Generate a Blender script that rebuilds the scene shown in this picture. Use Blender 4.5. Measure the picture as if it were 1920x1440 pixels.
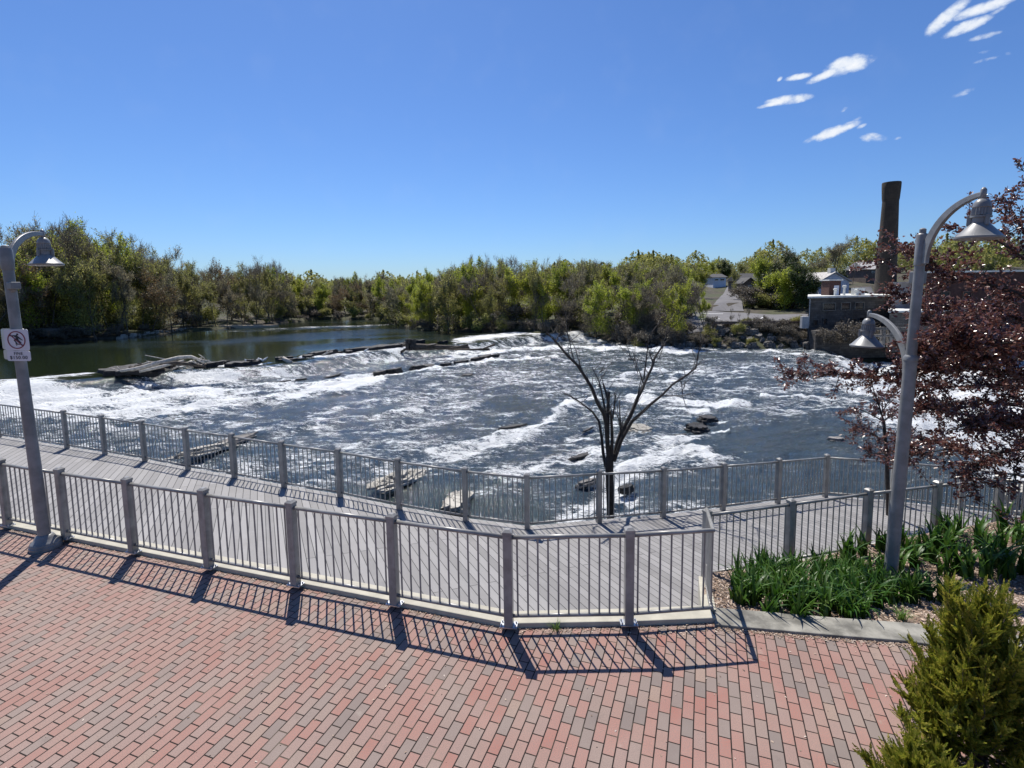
import bpy, math, random
import numpy as np
from mathutils import Vector, Matrix, Euler
for o in list(bpy.data.objects): bpy.data.objects.remove(o)
S = bpy.context.scene
COL = S.collection
R = math.radians
# ------------------------------------------------------------------ camera
FPX, CXP, CYP, CZ = 985.09, 960.0, 647.24, 3.809
PIT, ROL = R(6.2019), R(-0.8264)
cp, sp, cr, sr = math.cos(PIT), math.sin(PIT), math.cos(ROL), math.sin(ROL)
cam = bpy.data.cameras.new('camera'); camo = bpy.data.objects.new('camera', cam); COL.objects.link(camo)
cam.sensor_width = 36; cam.lens = FPX / 1920 * 36
cam.shift_y = -(720 - CYP) / 1920
cam.clip_start = 0.05; cam.clip_end = 4000
Rv, Uv, Dv = Vector((1, 0, 0)), Vector((0, sp, cp)), Vector((0, cp, -sp))
Xc = cr * Rv + sr * Uv; Yc = -sr * Rv + cr * Uv; Zc = -Dv
M = Matrix((Xc, Yc, Zc)).transposed().to_4x4(); M.translation = (0, 0, CZ)
camo.matrix_world = M
S.camera = camo
# ------------------------------------------------------------------ sun and sky
SUN_AZ, SUN_EL = R(-18.5), R(58)
sd = Vector((math.sin(SUN_AZ) * math.cos(SUN_EL), math.cos(SUN_AZ) * math.cos(SUN_EL), math.sin(SUN_EL)))
sun = bpy.data.lights.new('sun', 'SUN'); sun.energy = 5.0; sun.angle = R(0.5); sun.color = (1, .95, .87)
suno = bpy.data.objects.new('sun', sun); COL.objects.link(suno)
suno.rotation_mode = 'QUATERNION'; suno.rotation_quaternion = sd.to_track_quat('Z', 'Y'); suno.location = sd * 60
S.view_settings.view_transform = 'Standard'; S.view_settings.look = 'None'
S.view_settings.exposure = 0.32; S.view_settings.gamma = 1
S.cycles.max_bounces = 6; S.cycles.transparent_max_bounces = 6
S.cycles.caustics_reflective = False; S.cycles.caustics_refractive = False

def ray(x, y):
    rx = (x - CXP) / FPX; ry = (CYP - y) / FPX
    r = rx * cr - ry * sr; up = rx * sr + ry * cr
    return np.array([r, cp + up * sp, -sp + up * cp])
def G(x, y, z=0.):
    d = ray(x, y); return np.array([0, 0, CZ]) + d * ((z - CZ) / d[2])
def at(x, y, Y):
    d = ray(x, y); return np.array([0, 0, CZ]) + d * (Y / d[1])
def deckz(X, Y): return CZ - 3.807 - .0577 * X - .0885 * Y
def DK(x, y):
    d = ray(x, y); s = -3.807 / (d[2] + .0577 * d[0] + .0885 * d[1]); return np.array([0, 0, CZ]) + d * s

W = bpy.data.worlds.new('World'); S.world = W; W.use_nodes = True
nt = W.node_tree; nt.nodes.clear()
def N(t, ty, **k):
    n = t.nodes.new(ty)
    for a, b in k.items(): setattr(n, a, b)
    return n
class NT:
    def __init__(s, t): s.t = t
    def val(s, sock, v):
        if v is None: return
        if isinstance(v, bpy.types.NodeSocket): s.t.links.new(v, sock)
        else: sock.default_value = v
    def math(s, op, a, b=None, c=None, clamp=False):
        n = s.t.nodes.new('ShaderNodeMath'); n.operation = op; n.use_clamp = clamp
        s.val(n.inputs[0], a); s.val(n.inputs[1], b)
        if c is not None: s.val(n.inputs[2], c)
        return n.outputs[0]
    def vm(s, op, a, b=None, out=0, scale=None):
        n = s.t.nodes.new('ShaderNodeVectorMath'); n.operation = op
        s.val(n.inputs[0], a); s.val(n.inputs[1], b)
        if scale is not None: s.val(n.inputs['Scale'], scale)
        return n.outputs[out]
    def mix(s, f, a, b, bt='MIX'):
        n = s.t.nodes.new('ShaderNodeMix'); n.data_type = 'RGBA'; n.blend_type = bt
        s.val(n.inputs[0], f); s.val(n.inputs[6], a); s.val(n.inputs[7], b); return n.outputs[2]
    def ramp(s, f, stops, interp='LINEAR'):
        n = s.t.nodes.new('ShaderNodeValToRGB'); cr_ = n.color_ramp; cr_.interpolation = interp
        while len(cr_.elements) < len(stops): cr_.elements.new(.5)
        for e, (p, c) in zip(cr_.elements, stops):
            e.position = p; e.color = (*c, 1) if len(c) == 3 else c
        s.val(n.inputs[0], f); return n.outputs[0]
    def noise(s, vec, scale, detail=3, rough=.55, out=0, dist=0):
        n = s.t.nodes.new('ShaderNodeTexNoise'); s.val(n.inputs['Vector'], vec)
        n.inputs['Scale'].default_value = scale; n.inputs['Detail'].default_value = detail
        n.inputs['Roughness'].default_value = rough; n.inputs['Distortion'].default_value = dist
        return n.outputs[out]
    def mapr(s, v, a, b, c=0., d=1., smooth=True):
        n = s.t.nodes.new('ShaderNodeMapRange'); n.interpolation_type = 'SMOOTHSTEP' if smooth else 'LINEAR'
        s.val(n.inputs[0], v); s.val(n.inputs[1], a); s.val(n.inputs[2], b); s.val(n.inputs[3], c); s.val(n.inputs[4], d)
        return n.outputs[0]
    def bump(s, h, strength=.5, dist=.01, normal=None):
        n = s.t.nodes.new('ShaderNodeBump'); n.inputs['Strength'].default_value = strength
        n.inputs['Distance'].default_value = dist; s.val(n.inputs['Height'], h)
        if normal is not None: s.val(n.inputs['Normal'], normal)
        return n.outputs[0]
    def mapping(s, vec, rot=(0, 0, 0), scale=(1, 1, 1), loc=(0, 0, 0)):
        n = s.t.nodes.new('ShaderNodeMapping'); s.val(n.inputs[0], vec)
        n.inputs['Rotation'].default_value = rot; n.inputs['Scale'].default_value = scale; n.inputs['Location'].default_value = loc
        return n.outputs[0]
w = NT(nt)
sky = N(nt, 'ShaderNodeTexSky', sky_type='NISHITA', sun_disc=False)
sky.sun_elevation = SUN_EL; sky.sun_rotation = SUN_AZ; sky.altitude = 60
sky.air_density = 1.0; sky.dust_density = .35; sky.ozone_density = 4.0
bg = N(nt, 'ShaderNodeBackground'); bg.inputs[1].default_value = .070
tc = N(nt, 'ShaderNodeTexCoord')
dirv = w.vm('NORMALIZE', tc.outputs['Generated'])
# small fair-weather clouds, fixed in the sky by direction: (px, py, half length, half width, tilt deg, opacity)
CL = [(1775, 32, 46, 13, 40, 1), (1840, 16, 52, 11, 18, 1), (1812, 50, 38, 11, 22, 1), (1846, 68, 27, 6, 14, .75),
      (1590, 122, 44, 17, 14, 1), (1552, 138, 38, 8, 25, 1), (1497, 144, 24, 6, 12, 1), (1462, 148, 6, 4, 40, .8), (1478, 187, 42, 9, 8, 1), (1452, 194, 30, 5, 14, 1),
      (1560, 248, 46, 10, 20, 1), (1585, 240, 20, 7, 20, 1), (1615, 237, 10, 4, 25, .5), (1637, 258, 24, 9, 0, .6), (1658, 246, 8, 3, 10, .4),
      (1684, 259, 7, 3, 15, .35), (1584, 204, 8, 4, 40, .35), (1608, 222, 8, 4, 20, .3), (1807, 174, 18, 6, 20, .5), (1850, 112, 22, 4, 14, .4), (1845, 97, 12, 4, 10, .3), (1892, 100, 7, 4, 0, .3), (1870, 20, 18, 5, 30, .35),
      (295, 510, 40, 5, 4, .35), (560, 520, 30, 4, 0, .3)]
n1 = w.noise(w.mapping(dirv, rot=(0, R(-20), 0), scale=(1, 1, 1.5)), 55, 6, .62)
n2 = w.noise(dirv, 18, 3, .5)
tot = None
for (px, py, ra, rb, tilt, op) in CL:
    c = Vector(ray(px, py)).normalized()
    e = (Vector(ray(px + 5 * math.cos(R(tilt)), py - 5 * math.sin(R(tilt)))).normalized() - c).normalized()
    b = c.cross(e).normalized()
    k = FPX / (CYP * 0 + 1) * c.dot(Vector((0, cp, -sp)))  # angular size per pixel off axis
    ang = lambda r_: max(r_, 1) / FPX * c.dot(Vector((0, cp, -sp))) ** 1.0
    u = w.vm('DOT_PRODUCT', dirv, tuple(e / ang(ra)), out=1)
    u0 = c.dot(e / ang(ra))
    v = w.vm('DOT_PRODUCT', dirv, tuple(b / ang(rb)), out=1)
    v0 = c.dot(b / ang(rb))
    u = w.math('SUBTRACT', u, u0); v = w.math('SUBTRACT', v, v0)
    d2 = w.math('ADD', w.math('MULTIPLY', u, u), w.math('MULTIPLY', v, v))
    m = w.math('MULTIPLY', w.math('MAXIMUM', w.math('SUBTRACT', 1.25, d2), 0.), op)
    m = w.math('MULTIPLY', m, w.math('GREATER_THAN', w.vm('DOT_PRODUCT', dirv, tuple(c), out=1), 0.))
    tot = m if tot is None else w.math('MAXIMUM', tot, m)
edge = w.math('ADD', tot, w.math('MULTIPLY', w.math('SUBTRACT', n1, .56), 2.2))
mask = w.math('MULTIPLY', w.mapr(edge, -.05, 1.0), w.mapr(tot, .0, .4))
wisp = w.math('MULTIPLY', w.mapr(n2, .5, .85), .03)
cloudc = w.mix(w.mapr(edge, .4, 1.6), (7.5, 8.6, 10.5, 1), (11, 11.2, 11.6, 1))
skyc = w.mix(1., sky.outputs[0], (.72, .98, 1.38, 1), 'MULTIPLY')
nt.links.new(w.mix(mask, w.mix(wisp, skyc, (8, 8.5, 9.5, 1)), cloudc), bg.inputs[0])
nt.links.new(bg.outputs[0], N(nt, 'ShaderNodeOutputWorld').inputs[0])
# ------------------------------------------------------------------ materials
MATS = {}
def newmat(name):
    m = bpy.data.materials.new(name); m.use_nodes = True; t = m.node_tree; t.nodes.clear()
    q = NT(t); o = N(t, 'ShaderNodeOutputMaterial'); p = N(t, 'ShaderNodeBsdfPrincipled'); t.links.new(p.outputs[0], o.inputs[0])
    MATS[name] = m; return m, q, p, o
def pos(q, obj=False):
    return N(q.t, 'ShaderNodeTexCoord').outputs['Object'] if obj else N(q.t, 'ShaderNodeNewGeometry').outputs['Position']
def simple(name, col, rough=.7, metal=0, var=.25, scale=3, bump=.0, bdist=.01, obj=False, spec=None):
    m, q, p, o = newmat(name); P = pos(q, obj)
    n = q.noise(P, scale, 5, .6)
    c = q.mix(q.mapr(n, .3, .7), tuple(x * (1 - var) for x in col) + (1,), tuple(min(1, x * (1 + var)) for x in col) + (1,))
    q.val(p.inputs['Base Color'], c); p.inputs['Roughness'].default_value = rough; p.inputs['Metallic'].default_value = metal
    if spec is not None: p.inputs['Specular IOR Level'].default_value = spec
    if bump: q.val(p.inputs['Normal'], q.bump(q.noise(P, scale * 6, 4, .6), bump, bdist))
    return m
def leafmat(name, cols, trans=.35, rough=.55, objvar=.35, spec=.3):
    m, q, p, o = newmat(name)
    g = N(q.t, 'ShaderNodeNewGeometry'); oi = N(q.t, 'ShaderNodeObjectInfo')
    c = q.ramp(g.outputs['Random Per Island'], [(i / max(1, len(cols) - 1), x) for i, x in enumerate(cols)])
    hv = N(q.t, 'ShaderNodeHueSaturation'); q.val(hv.inputs['Color'], c)
    q.val(hv.inputs['Value'], q.math('ADD', 1 - objvar / 2, q.math('MULTIPLY', oi.outputs['Random'], objvar)))
    q.val(hv.inputs['Hue'], q.math('ADD', .5 - objvar * .03, q.math('MULTIPLY', q.math('FRACT', q.math('MULTIPLY', oi.outputs['Random'], 7.31)), objvar * .06)))
    q.val(p.inputs['Base Color'], hv.outputs[0]); p.inputs['Roughness'].default_value = rough
    p.inputs['Specular IOR Level'].default_value = spec
    tr = N(q.t, 'ShaderNodeBsdfTranslucent'); q.val(tr.inputs[0], hv.outputs[0])
    mx = N(q.t, 'ShaderNodeMixShader'); mx.inputs[0].default_value = trans
    q.t.links.new(p.outputs[0], mx.inputs[1]); q.t.links.new(tr.outputs[0], mx.inputs[2]); q.t.links.new(mx.outputs[0], o.inputs[0])
    return m
# clay pavers
m, q, p, o = newmat('pavers'); P = pos(q)
yaw = R(-20.2424)
# texture x along the long side U=(sin,-cos), texture y along V=(cos,sin)
Uv_ = (math.sin(yaw), -math.cos(yaw), 0); Vv_ = (math.cos(yaw), math.sin(yaw), 0)
wob = q.noise(P, 1.3, 2, .5, out=1)
Pw = q.vm('ADD', P, q.vm('SCALE', q.vm('SUBTRACT', wob, (.5, .5, .5)), scale=.012))
ux = q.math('SUBTRACT', q.vm('DOT_PRODUCT', Pw, Uv_, out=1), -4.02 + .001); vy = q.math('SUBTRACT', q.vm('DOT_PRODUCT', Pw, Vv_, out=1), -2.51)
cb = N(q.t, 'ShaderNodeCombineXYZ'); q.val(cb.inputs[0], q.math('ADD', ux, 40.)); q.val(cb.inputs[1], q.math('ADD', vy, 40.))
br = N(q.t, 'ShaderNodeTexBrick', offset=.5, squash=1); q.val(br.inputs['Vector'], cb.outputs[0])
for k, v in (('Scale', 1), ('Mortar Size', .0062), ('Mortar Smooth', .3), ('Brick Width', .2), ('Row Height', .1), ('Bias', 0)): br.inputs[k].default_value = v
br.inputs['Color1'].default_value = (0, 0, 0, 1); br.inputs['Color2'].default_value = (1, 1, 1, 1); br.inputs['Mortar'].default_value = (.5, .5, .5, 1)
pal = q.ramp(br.outputs[0], [(0, (.16, .165, .155)), (.07, (.22, .205, .185)), (.18, (.29, .235, .20)), (.30, (.35, .215, .175)), (.46, (.375, .185, .15)), (.62, (.32, .22, .19)), (.74, (.385, .19, .15)), (.9, (.37, .135, .10)), (.97, (.34, .26, .20))], 'CONSTANT')
# large-scale drift towards paler, greyer pavers on the left
lf = q.mapr(q.vm('DOT_PRODUCT', P, (1, -.3, 0), out=1), -9., 2.5)
pal = q.mix(q.math('MULTIPLY', q.math('SUBTRACT', 1., lf), .40), pal, (.42, .345, .29, 1))
spk = q.noise(P, 110, 4, .75); big = q.noise(P, 1.1, 4, .6); mid = q.noise(P, 14, 4, .65)
pal = q.mix(q.mapr(spk, .42, .60, 0, .75), pal, (.17, .145, .13, 1))
pal = q.mix(q.mapr(spk, .60, .70, 0, .6), pal, (.55, .5, .44, 1))
pal = q.mix(q.mapr(big, .3, .75, 0, .26), pal, (.40, .36, .31, 1))
pal = q.mix(q.mapr(mid, .5, .8, 0, .35), pal, (.24, .205, .18, 1))
pal = q.mix(.16, pal, (.36, .22, .19, 1)); pal = q.mix(1., pal, (.90, .85, .84, 1), 'MULTIPLY')
st1 = q.noise(P, .45, 5, .68); st2 = q.noise(P, 3.3, 5, .7)
pal = q.mix(q.mapr(st1, .52, .72, 0, .35), pal, (.17, .145, .125, 1)); pal = q.mix(q.mapr(st2, .60, .74, 0, .30), pal, (.13, .11, .10, 1)); pal = q.mix(q.mapr(st2, .28, .38, .25, 0), pal, (.42, .37, .31, 1))
c = q.mix(br.outputs['Fac'], pal, q.mix(q.mapr(q.noise(P, 2.1, 4, .6), .5, .7), (.014, .010, .008, 1), (.10, .08, .06, 1)))
q.val(p.inputs['Base Color'], c); p.inputs['Roughness'].default_value = .86; p.inputs['Specular IOR Level'].default_value = .25
hgt = q.math('ADD', q.math('MULTIPLY', q.math('SUBTRACT', 1., br.outputs['Fac']), 1.), q.math('ADD', q.math('MULTIPLY', spk, .25), q.math('MULTIPLY', br.outputs[0], .12)))
q.val(p.inputs['Normal'], q.bump(hgt, .55, .004))
# deck boards
m, q, p, o = newmat('deck_boards'); P = pos(q)
az = R(-25.8); Bd = (math.sin(az), math.cos(az), 0); Bn = (math.cos(az), -math.sin(az), 0)
cb = N(q.t, 'ShaderNodeCombineXYZ')
q.val(cb.inputs[0], q.math('ADD', q.vm('DOT_PRODUCT', P, Bd, out=1), 50.)); q.val(cb.inputs[1], q.math('ADD', q.vm('DOT_PRODUCT', P, Bn, out=1), 50.))
br = N(q.t, 'ShaderNodeTexBrick', offset=.37, squash=1); q.val(br.inputs['Vector'], cb.outputs[0])
for k, v in (('Scale', 1), ('Mortar Size', .0055), ('Mortar Smooth', .1), ('Brick Width', 4.9), ('Row Height', .143), ('Bias', 0)): br.inputs[k].default_value = v
br.inputs['Color1'].default_value = (0, 0, 0, 1); br.inputs['Color2'].default_value = (1, 1, 1, 1); br.inputs['Mortar'].default_value = (.5, .5, .5, 1)
grain = q.noise(q.mapping(cb.outputs[0], scale=(1.2, 40, 1)), 1.5, 5, .6); blot = q.noise(P, 2.2, 4, .6)
pal = q.mix(br.outputs[0], (.19, .182, .178, 1), (.275, .265, .26, 1))
pal = q.mix(q.mapr(grain, .3, .75, 0, .25), pal, (.15, .145, .14, 1)); pal = q.mix(q.mapr(blot, .45, .8, 0, .3), pal, (.31, .30, .29, 1))
dk_ = q.noise(P, .8, 5, .7); dk2 = q.noise(P, 9, 4, .7)
pal = q.mix(q.mapr(dk_, .55, .75, 0, .4), pal, (.15, .14, .125, 1)); pal = q.mix(q.mapr(dk2, .64, .74, 0, .45), pal, (.13, .12, .11, 1))
q.val(p.inputs['Base Color'], q.mix(br.outputs['Fac'], pal, (.008, .008, .009, 1))); p.inputs['Roughness'].default_value = .72
q.val(p.inputs['Normal'], q.bump(q.math('ADD', q.math('SUBTRACT', 1., br.outputs['Fac']), q.math('MULTIPLY', grain, .1)), .5, .005))
# water
m, q, p, o = newmat('river_water'); P = pos(q)
at_ = N(q.t, 'ShaderNodeAttribute', attribute_name='foam'); rg = N(q.t, 'ShaderNodeAttribute', attribute_name='rough')
FD = math.atan2(.52, 1.0)
Pm = q.mapping(P, rot=(0, 0, -R(14)), scale=(.55, 1.5, 1))
na = q.noise(Pm, 1.1, 7, .68, dist=.9); nb = q.noise(Pm, 7.5, 5, .7, dist=.3); nc_ = q.noise(Pm, 24, 3, .6)
br_ = q.math('ADD', q.math('MULTIPLY', q.math('SUBTRACT', na, .5), 2.3), q.math('ADD', q.math('MULTIPLY', q.math('SUBTRACT', nb, .5), 1.7), q.math('MULTIPLY', q.math('SUBTRACT', nc_, .5), .9)))
fm = q.mapr(q.math('ADD', at_.outputs['Fac'], br_), .42, .84)
fm = q.math('MULTIPLY', fm, q.mapr(at_.outputs['Fac'], .03, .2))
ripA = q.noise(q.mapping(P, rot=(0, 0, -R(10)), scale=(.6, 1.4, 1)), 2.2, 6, .62, dist=.3)
q.val(p.inputs['Base Color'], q.mix(rg.outputs['Fac'], (.012, .018, .008, 1), q.mix(q.mapr(na, .35, .65), (.036, .060, .088, 1), (.055, .070, .078, 1))))
p.inputs['Roughness'].default_value = .08; p.inputs['IOR'].default_value = 1.33
st = q.math('ADD', .0, q.math('MULTIPLY', rg.outputs['Fac'], 1.15))
hh = q.math('MULTIPLY', q.math('ADD', q.math('ADD', ripA, q.math('MULTIPLY', q.noise(P, 9, 4, .6), .35)), q.math('ADD', q.math('MULTIPLY', nb, .4), q.math('MULTIPLY', q.noise(P, 26, 3, .6), .10))), st)
q.val(p.inputs['Normal'], q.bump(hh, 1.0, .17))
fo = N(q.t, 'ShaderNodeBsdfPrincipled'); fo.inputs['Roughness'].default_value = .6
q.val(fo.inputs['Base Color'], q.mix(q.mapr(nb, .3, .7), (.74, .77, .78, 1), (.93, .94, .93, 1)))
q.val(fo.inputs['Normal'], q.bump(q.math('ADD', na, q.math('ADD', nb, q.math('MULTIPLY', nc_, .5))), .9, .2))
mx = N(q.t, 'ShaderNodeMixShader'); q.val(mx.inputs[0], fm); q.t.links.new(p.outputs[0], mx.inputs[1]); q.t.links.new(fo.outputs[0], mx.inputs[2]); q.t.links.new(mx.outputs[0], o.inputs[0])
# others
simple('rail_paint', (.275, .265, .245), .30, 0, .22, 6, .12, .002)
simple('lamp_paint', (.205, .205, .203), .40, 0, .20, 5, .12, .002)
simple('kerb_concrete', (.42, .395, .325), .88, 0, .12, 5, .3, .004)
simple('border_concrete', (.22, .21, .18), .9, 0, .5, 4, .4, .005)
simple('asphalt', (.15, .145, .15), .92, 0, .12, .6, .2, .01)
simple('white_paint', (.8, .8, .8), .6, 0, .05, 2)
simple('off_white', (.66, .66, .62), .7, 0, .12, 1.5)
simple('sign_white', (.62, .62, .66), .45, 0, .03, 2)
simple('black_ink', (.015, .015, .02), .6, 0, .1, 2)
simple('red_ink', (.20, .03, .05), .6, 0, .1, 2)
simple('dark_metal', (.06, .06, .065), .5, 0, .2, 3)
simple('steel', (.55, .56, .57), .35, .8, .1, 3)
simple('cream_sticker', (.70, .62, .50), .6)
simple('bark', (.115, .088, .068), .9, 0, .4, 14, .9, .012)
simple('stone_trim', (.24, .215, .18), .8, 0, .2, 2)
simple('bark_far', (.105, .085, .068), .9, 0, .35, 1.5)
simple('dead_bark', (.035, .028, .024), .85, 0, .45, 12, .8, .01)
simple('driftwood', (.46, .42, .36), .8, 0, .35, 5, .6, .02)
simple('dark_drift', (.07, .055, .042), .85, 0, .5, 3, .6, .02)
simple('soil', (.14, .115, .085), .95, 0, .4, .35, .5, .05)
simple('mulch_base', (.25, .185, .14), .95, 0, .45, 22, 1., .02)
simple('siding_white', (.62, .65, .72), .7, 0, .08, 1)
simple('roof_pale', (.42, .40, .38), .8, 0, .3, 3)
simple('roof_dark', (.05, .048, .05), .8, 0, .3, 3)
simple('glass_dark', (.015, .018, .025), .15, 0, .2, 1)
simple('brown_house', (.13, .10, .085), .85, 0, .25, 2)
simple('grey_siding', (.35, .36, .37), .75, 0, .15, 2)
simple('rust_rail', (.12, .08, .06), .7, .0, .3, 3)
simple('gull_white', (.8, .8, .78), .8); simple('gull_grey', (.3, .31, .33), .8)
simple('dry_litter', (.42, .34, .24), .9, 0, .4, 30)
# limestone with thin beds
def rockmat(name, c1, c2, wet=.9, beds=9, sc=1.2):
    m, q, p, o = newmat(name); P = pos(q)
    n = q.noise(P, sc, 6, .65); st = q.noise(q.mapping(P, scale=(.3, .3, beds)), 1.2, 4, .6)
    c = q.mix(q.mapr(st, .35, .65), c1 + (1,), c2 + (1,)); c = q.mix(q.mapr(n, .45, .7, 0, .6), c, tuple(x * .45 for x in c1) + (1,))
    vo = N(q.t, 'ShaderNodeTexVoronoi', feature='DISTANCE_TO_EDGE'); q.val(vo.inputs['Vector'], q.vm('ADD', P, q.vm('SCALE', q.noise(P, 2.5, 3, .5, out=1), scale=.5))); vo.inputs['Scale'].default_value = 2.2
    ck = q.mapr(vo.outputs[0], .0, .035); c = q.mix(ck, tuple(x * .12 for x in c1) + (1,), c)
    q.val(p.inputs['Base Color'], c); p.inputs['Roughness'].default_value = wet
    q.val(p.inputs['Normal'], q.bump(q.math('ADD', q.math('ADD', st, n), ck), .8, .06)); return m
rockmat('limestone', (.30, .28, .24), (.50, .47, .41)); rockmat('wet_rock', (.014, .013, .013), (.04, .036, .034), .72)
rockmat('bank_stone', (.10, .095, .09), (.24, .22, .20), .9, 3, .8)
# rubble masonry and brick for the mill
def masonry(name, c1, c2, c3, bw, rh, mort):
    m, q, p, o = newmat(name); P = pos(q, True)
    sx = N(q.t, 'ShaderNodeSeparateXYZ'); q.val(sx.inputs[0], P); cb = N(q.t, 'ShaderNodeCombineXYZ')
    q.val(cb.inputs[0], q.math('ADD', sx.outputs[0], sx.outputs[1])); q.val(cb.inputs[1], sx.outputs[2])
    br = N(q.t, 'ShaderNodeTexBrick', offset=.5); q.val(br.inputs['Vector'], cb.outputs[0])
    for k, v in (('Scale', 1), ('Mortar Size', mort), ('Brick Width', bw), ('Row Height', rh), ('Bias', 0)): br.inputs[k].default_value = v
    br.inputs['Color1'].default_value = c1 + (1,); br.inputs['Color2'].default_value = c2 + (1,); br.inputs['Mortar'].default_value = c3 + (1,)
    c = q.mix(q.mapr(q.noise(P, .5, 5, .65), .4, .7, 0, .65), br.outputs[0], tuple(x * .4 for x in c1) + (1,))
    q.val(p.inputs['Base Color'], c); p.inputs['Roughness'].default_value = .9
    q.val(p.inputs['Normal'], q.bump(q.math('ADD', q.math('SUBTRACT', 1., br.outputs['Fac']), q.noise(P, 5, 3, .6)), .7, .03)); return m
masonry('mill_stone', (.09, .08, .07), (.16, .145, .13), (.07, .065, .06), .55, .28, .02)
masonry('mill_brick', (.07, .028, .024), (.11, .045, .035), (.08, .065, .06), .22, .075, .008)
masonry('chimney_brick', (.042, .033, .026), (.062, .048, .036), (.04, .034, .028), .3, .1, .01)
# foliage
leafmat('leaf_olive', [(.23, .235, .07), (.34, .34, .095), (.46, .45, .15)], .5)
leafmat('leaf_lime', [(.26, .31, .035), (.40, .45, .05), (.54, .57, .10)], .52)
leafmat('leaf_sparse', [(.27, .235, .15), (.36, .33, .19), (.46, .43, .25)], .5)
leafmat('leaf_rust', [(.20, .12, .06), (.26, .16, .08), (.22, .20, .08)])
leafmat('leaf_dark', [(.03, .05, .012), (.05, .08, .02), (.09, .12, .03)], .2)
leafmat('twig_grey', [(.12, .10, .08), (.18, .155, .12), (.26, .23, .18)], .2)
leafmat('leaf_purple', [(.075, .024, .021), (.13, .046, .038), (.19, .085, .065), (.27, .16, .13)], .3, .25, .1, .8)
leafmat('leaf_iris', [(.022, .065, .008), (.04, .105, .010), (.075, .155, .02), (.12, .19, .05)], .3, .42, .15, .3)
leafmat('leaf_cedar', [(.10, .135, .015), (.19, .225, .025), (.31, .31, .035), (.43, .37, .07)], .42, .5, .1, .3)
leafmat('leaf_grass', [(.08, .16, .02), (.14, .24, .04), (.20, .30, .07)], .35, .5, .1)
leafmat('mulch_chip', [(.16, .10, .07), (.30, .21, .15), (.46, .35, .27), (.60, .50, .42)], 0, .85, .1)
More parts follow.
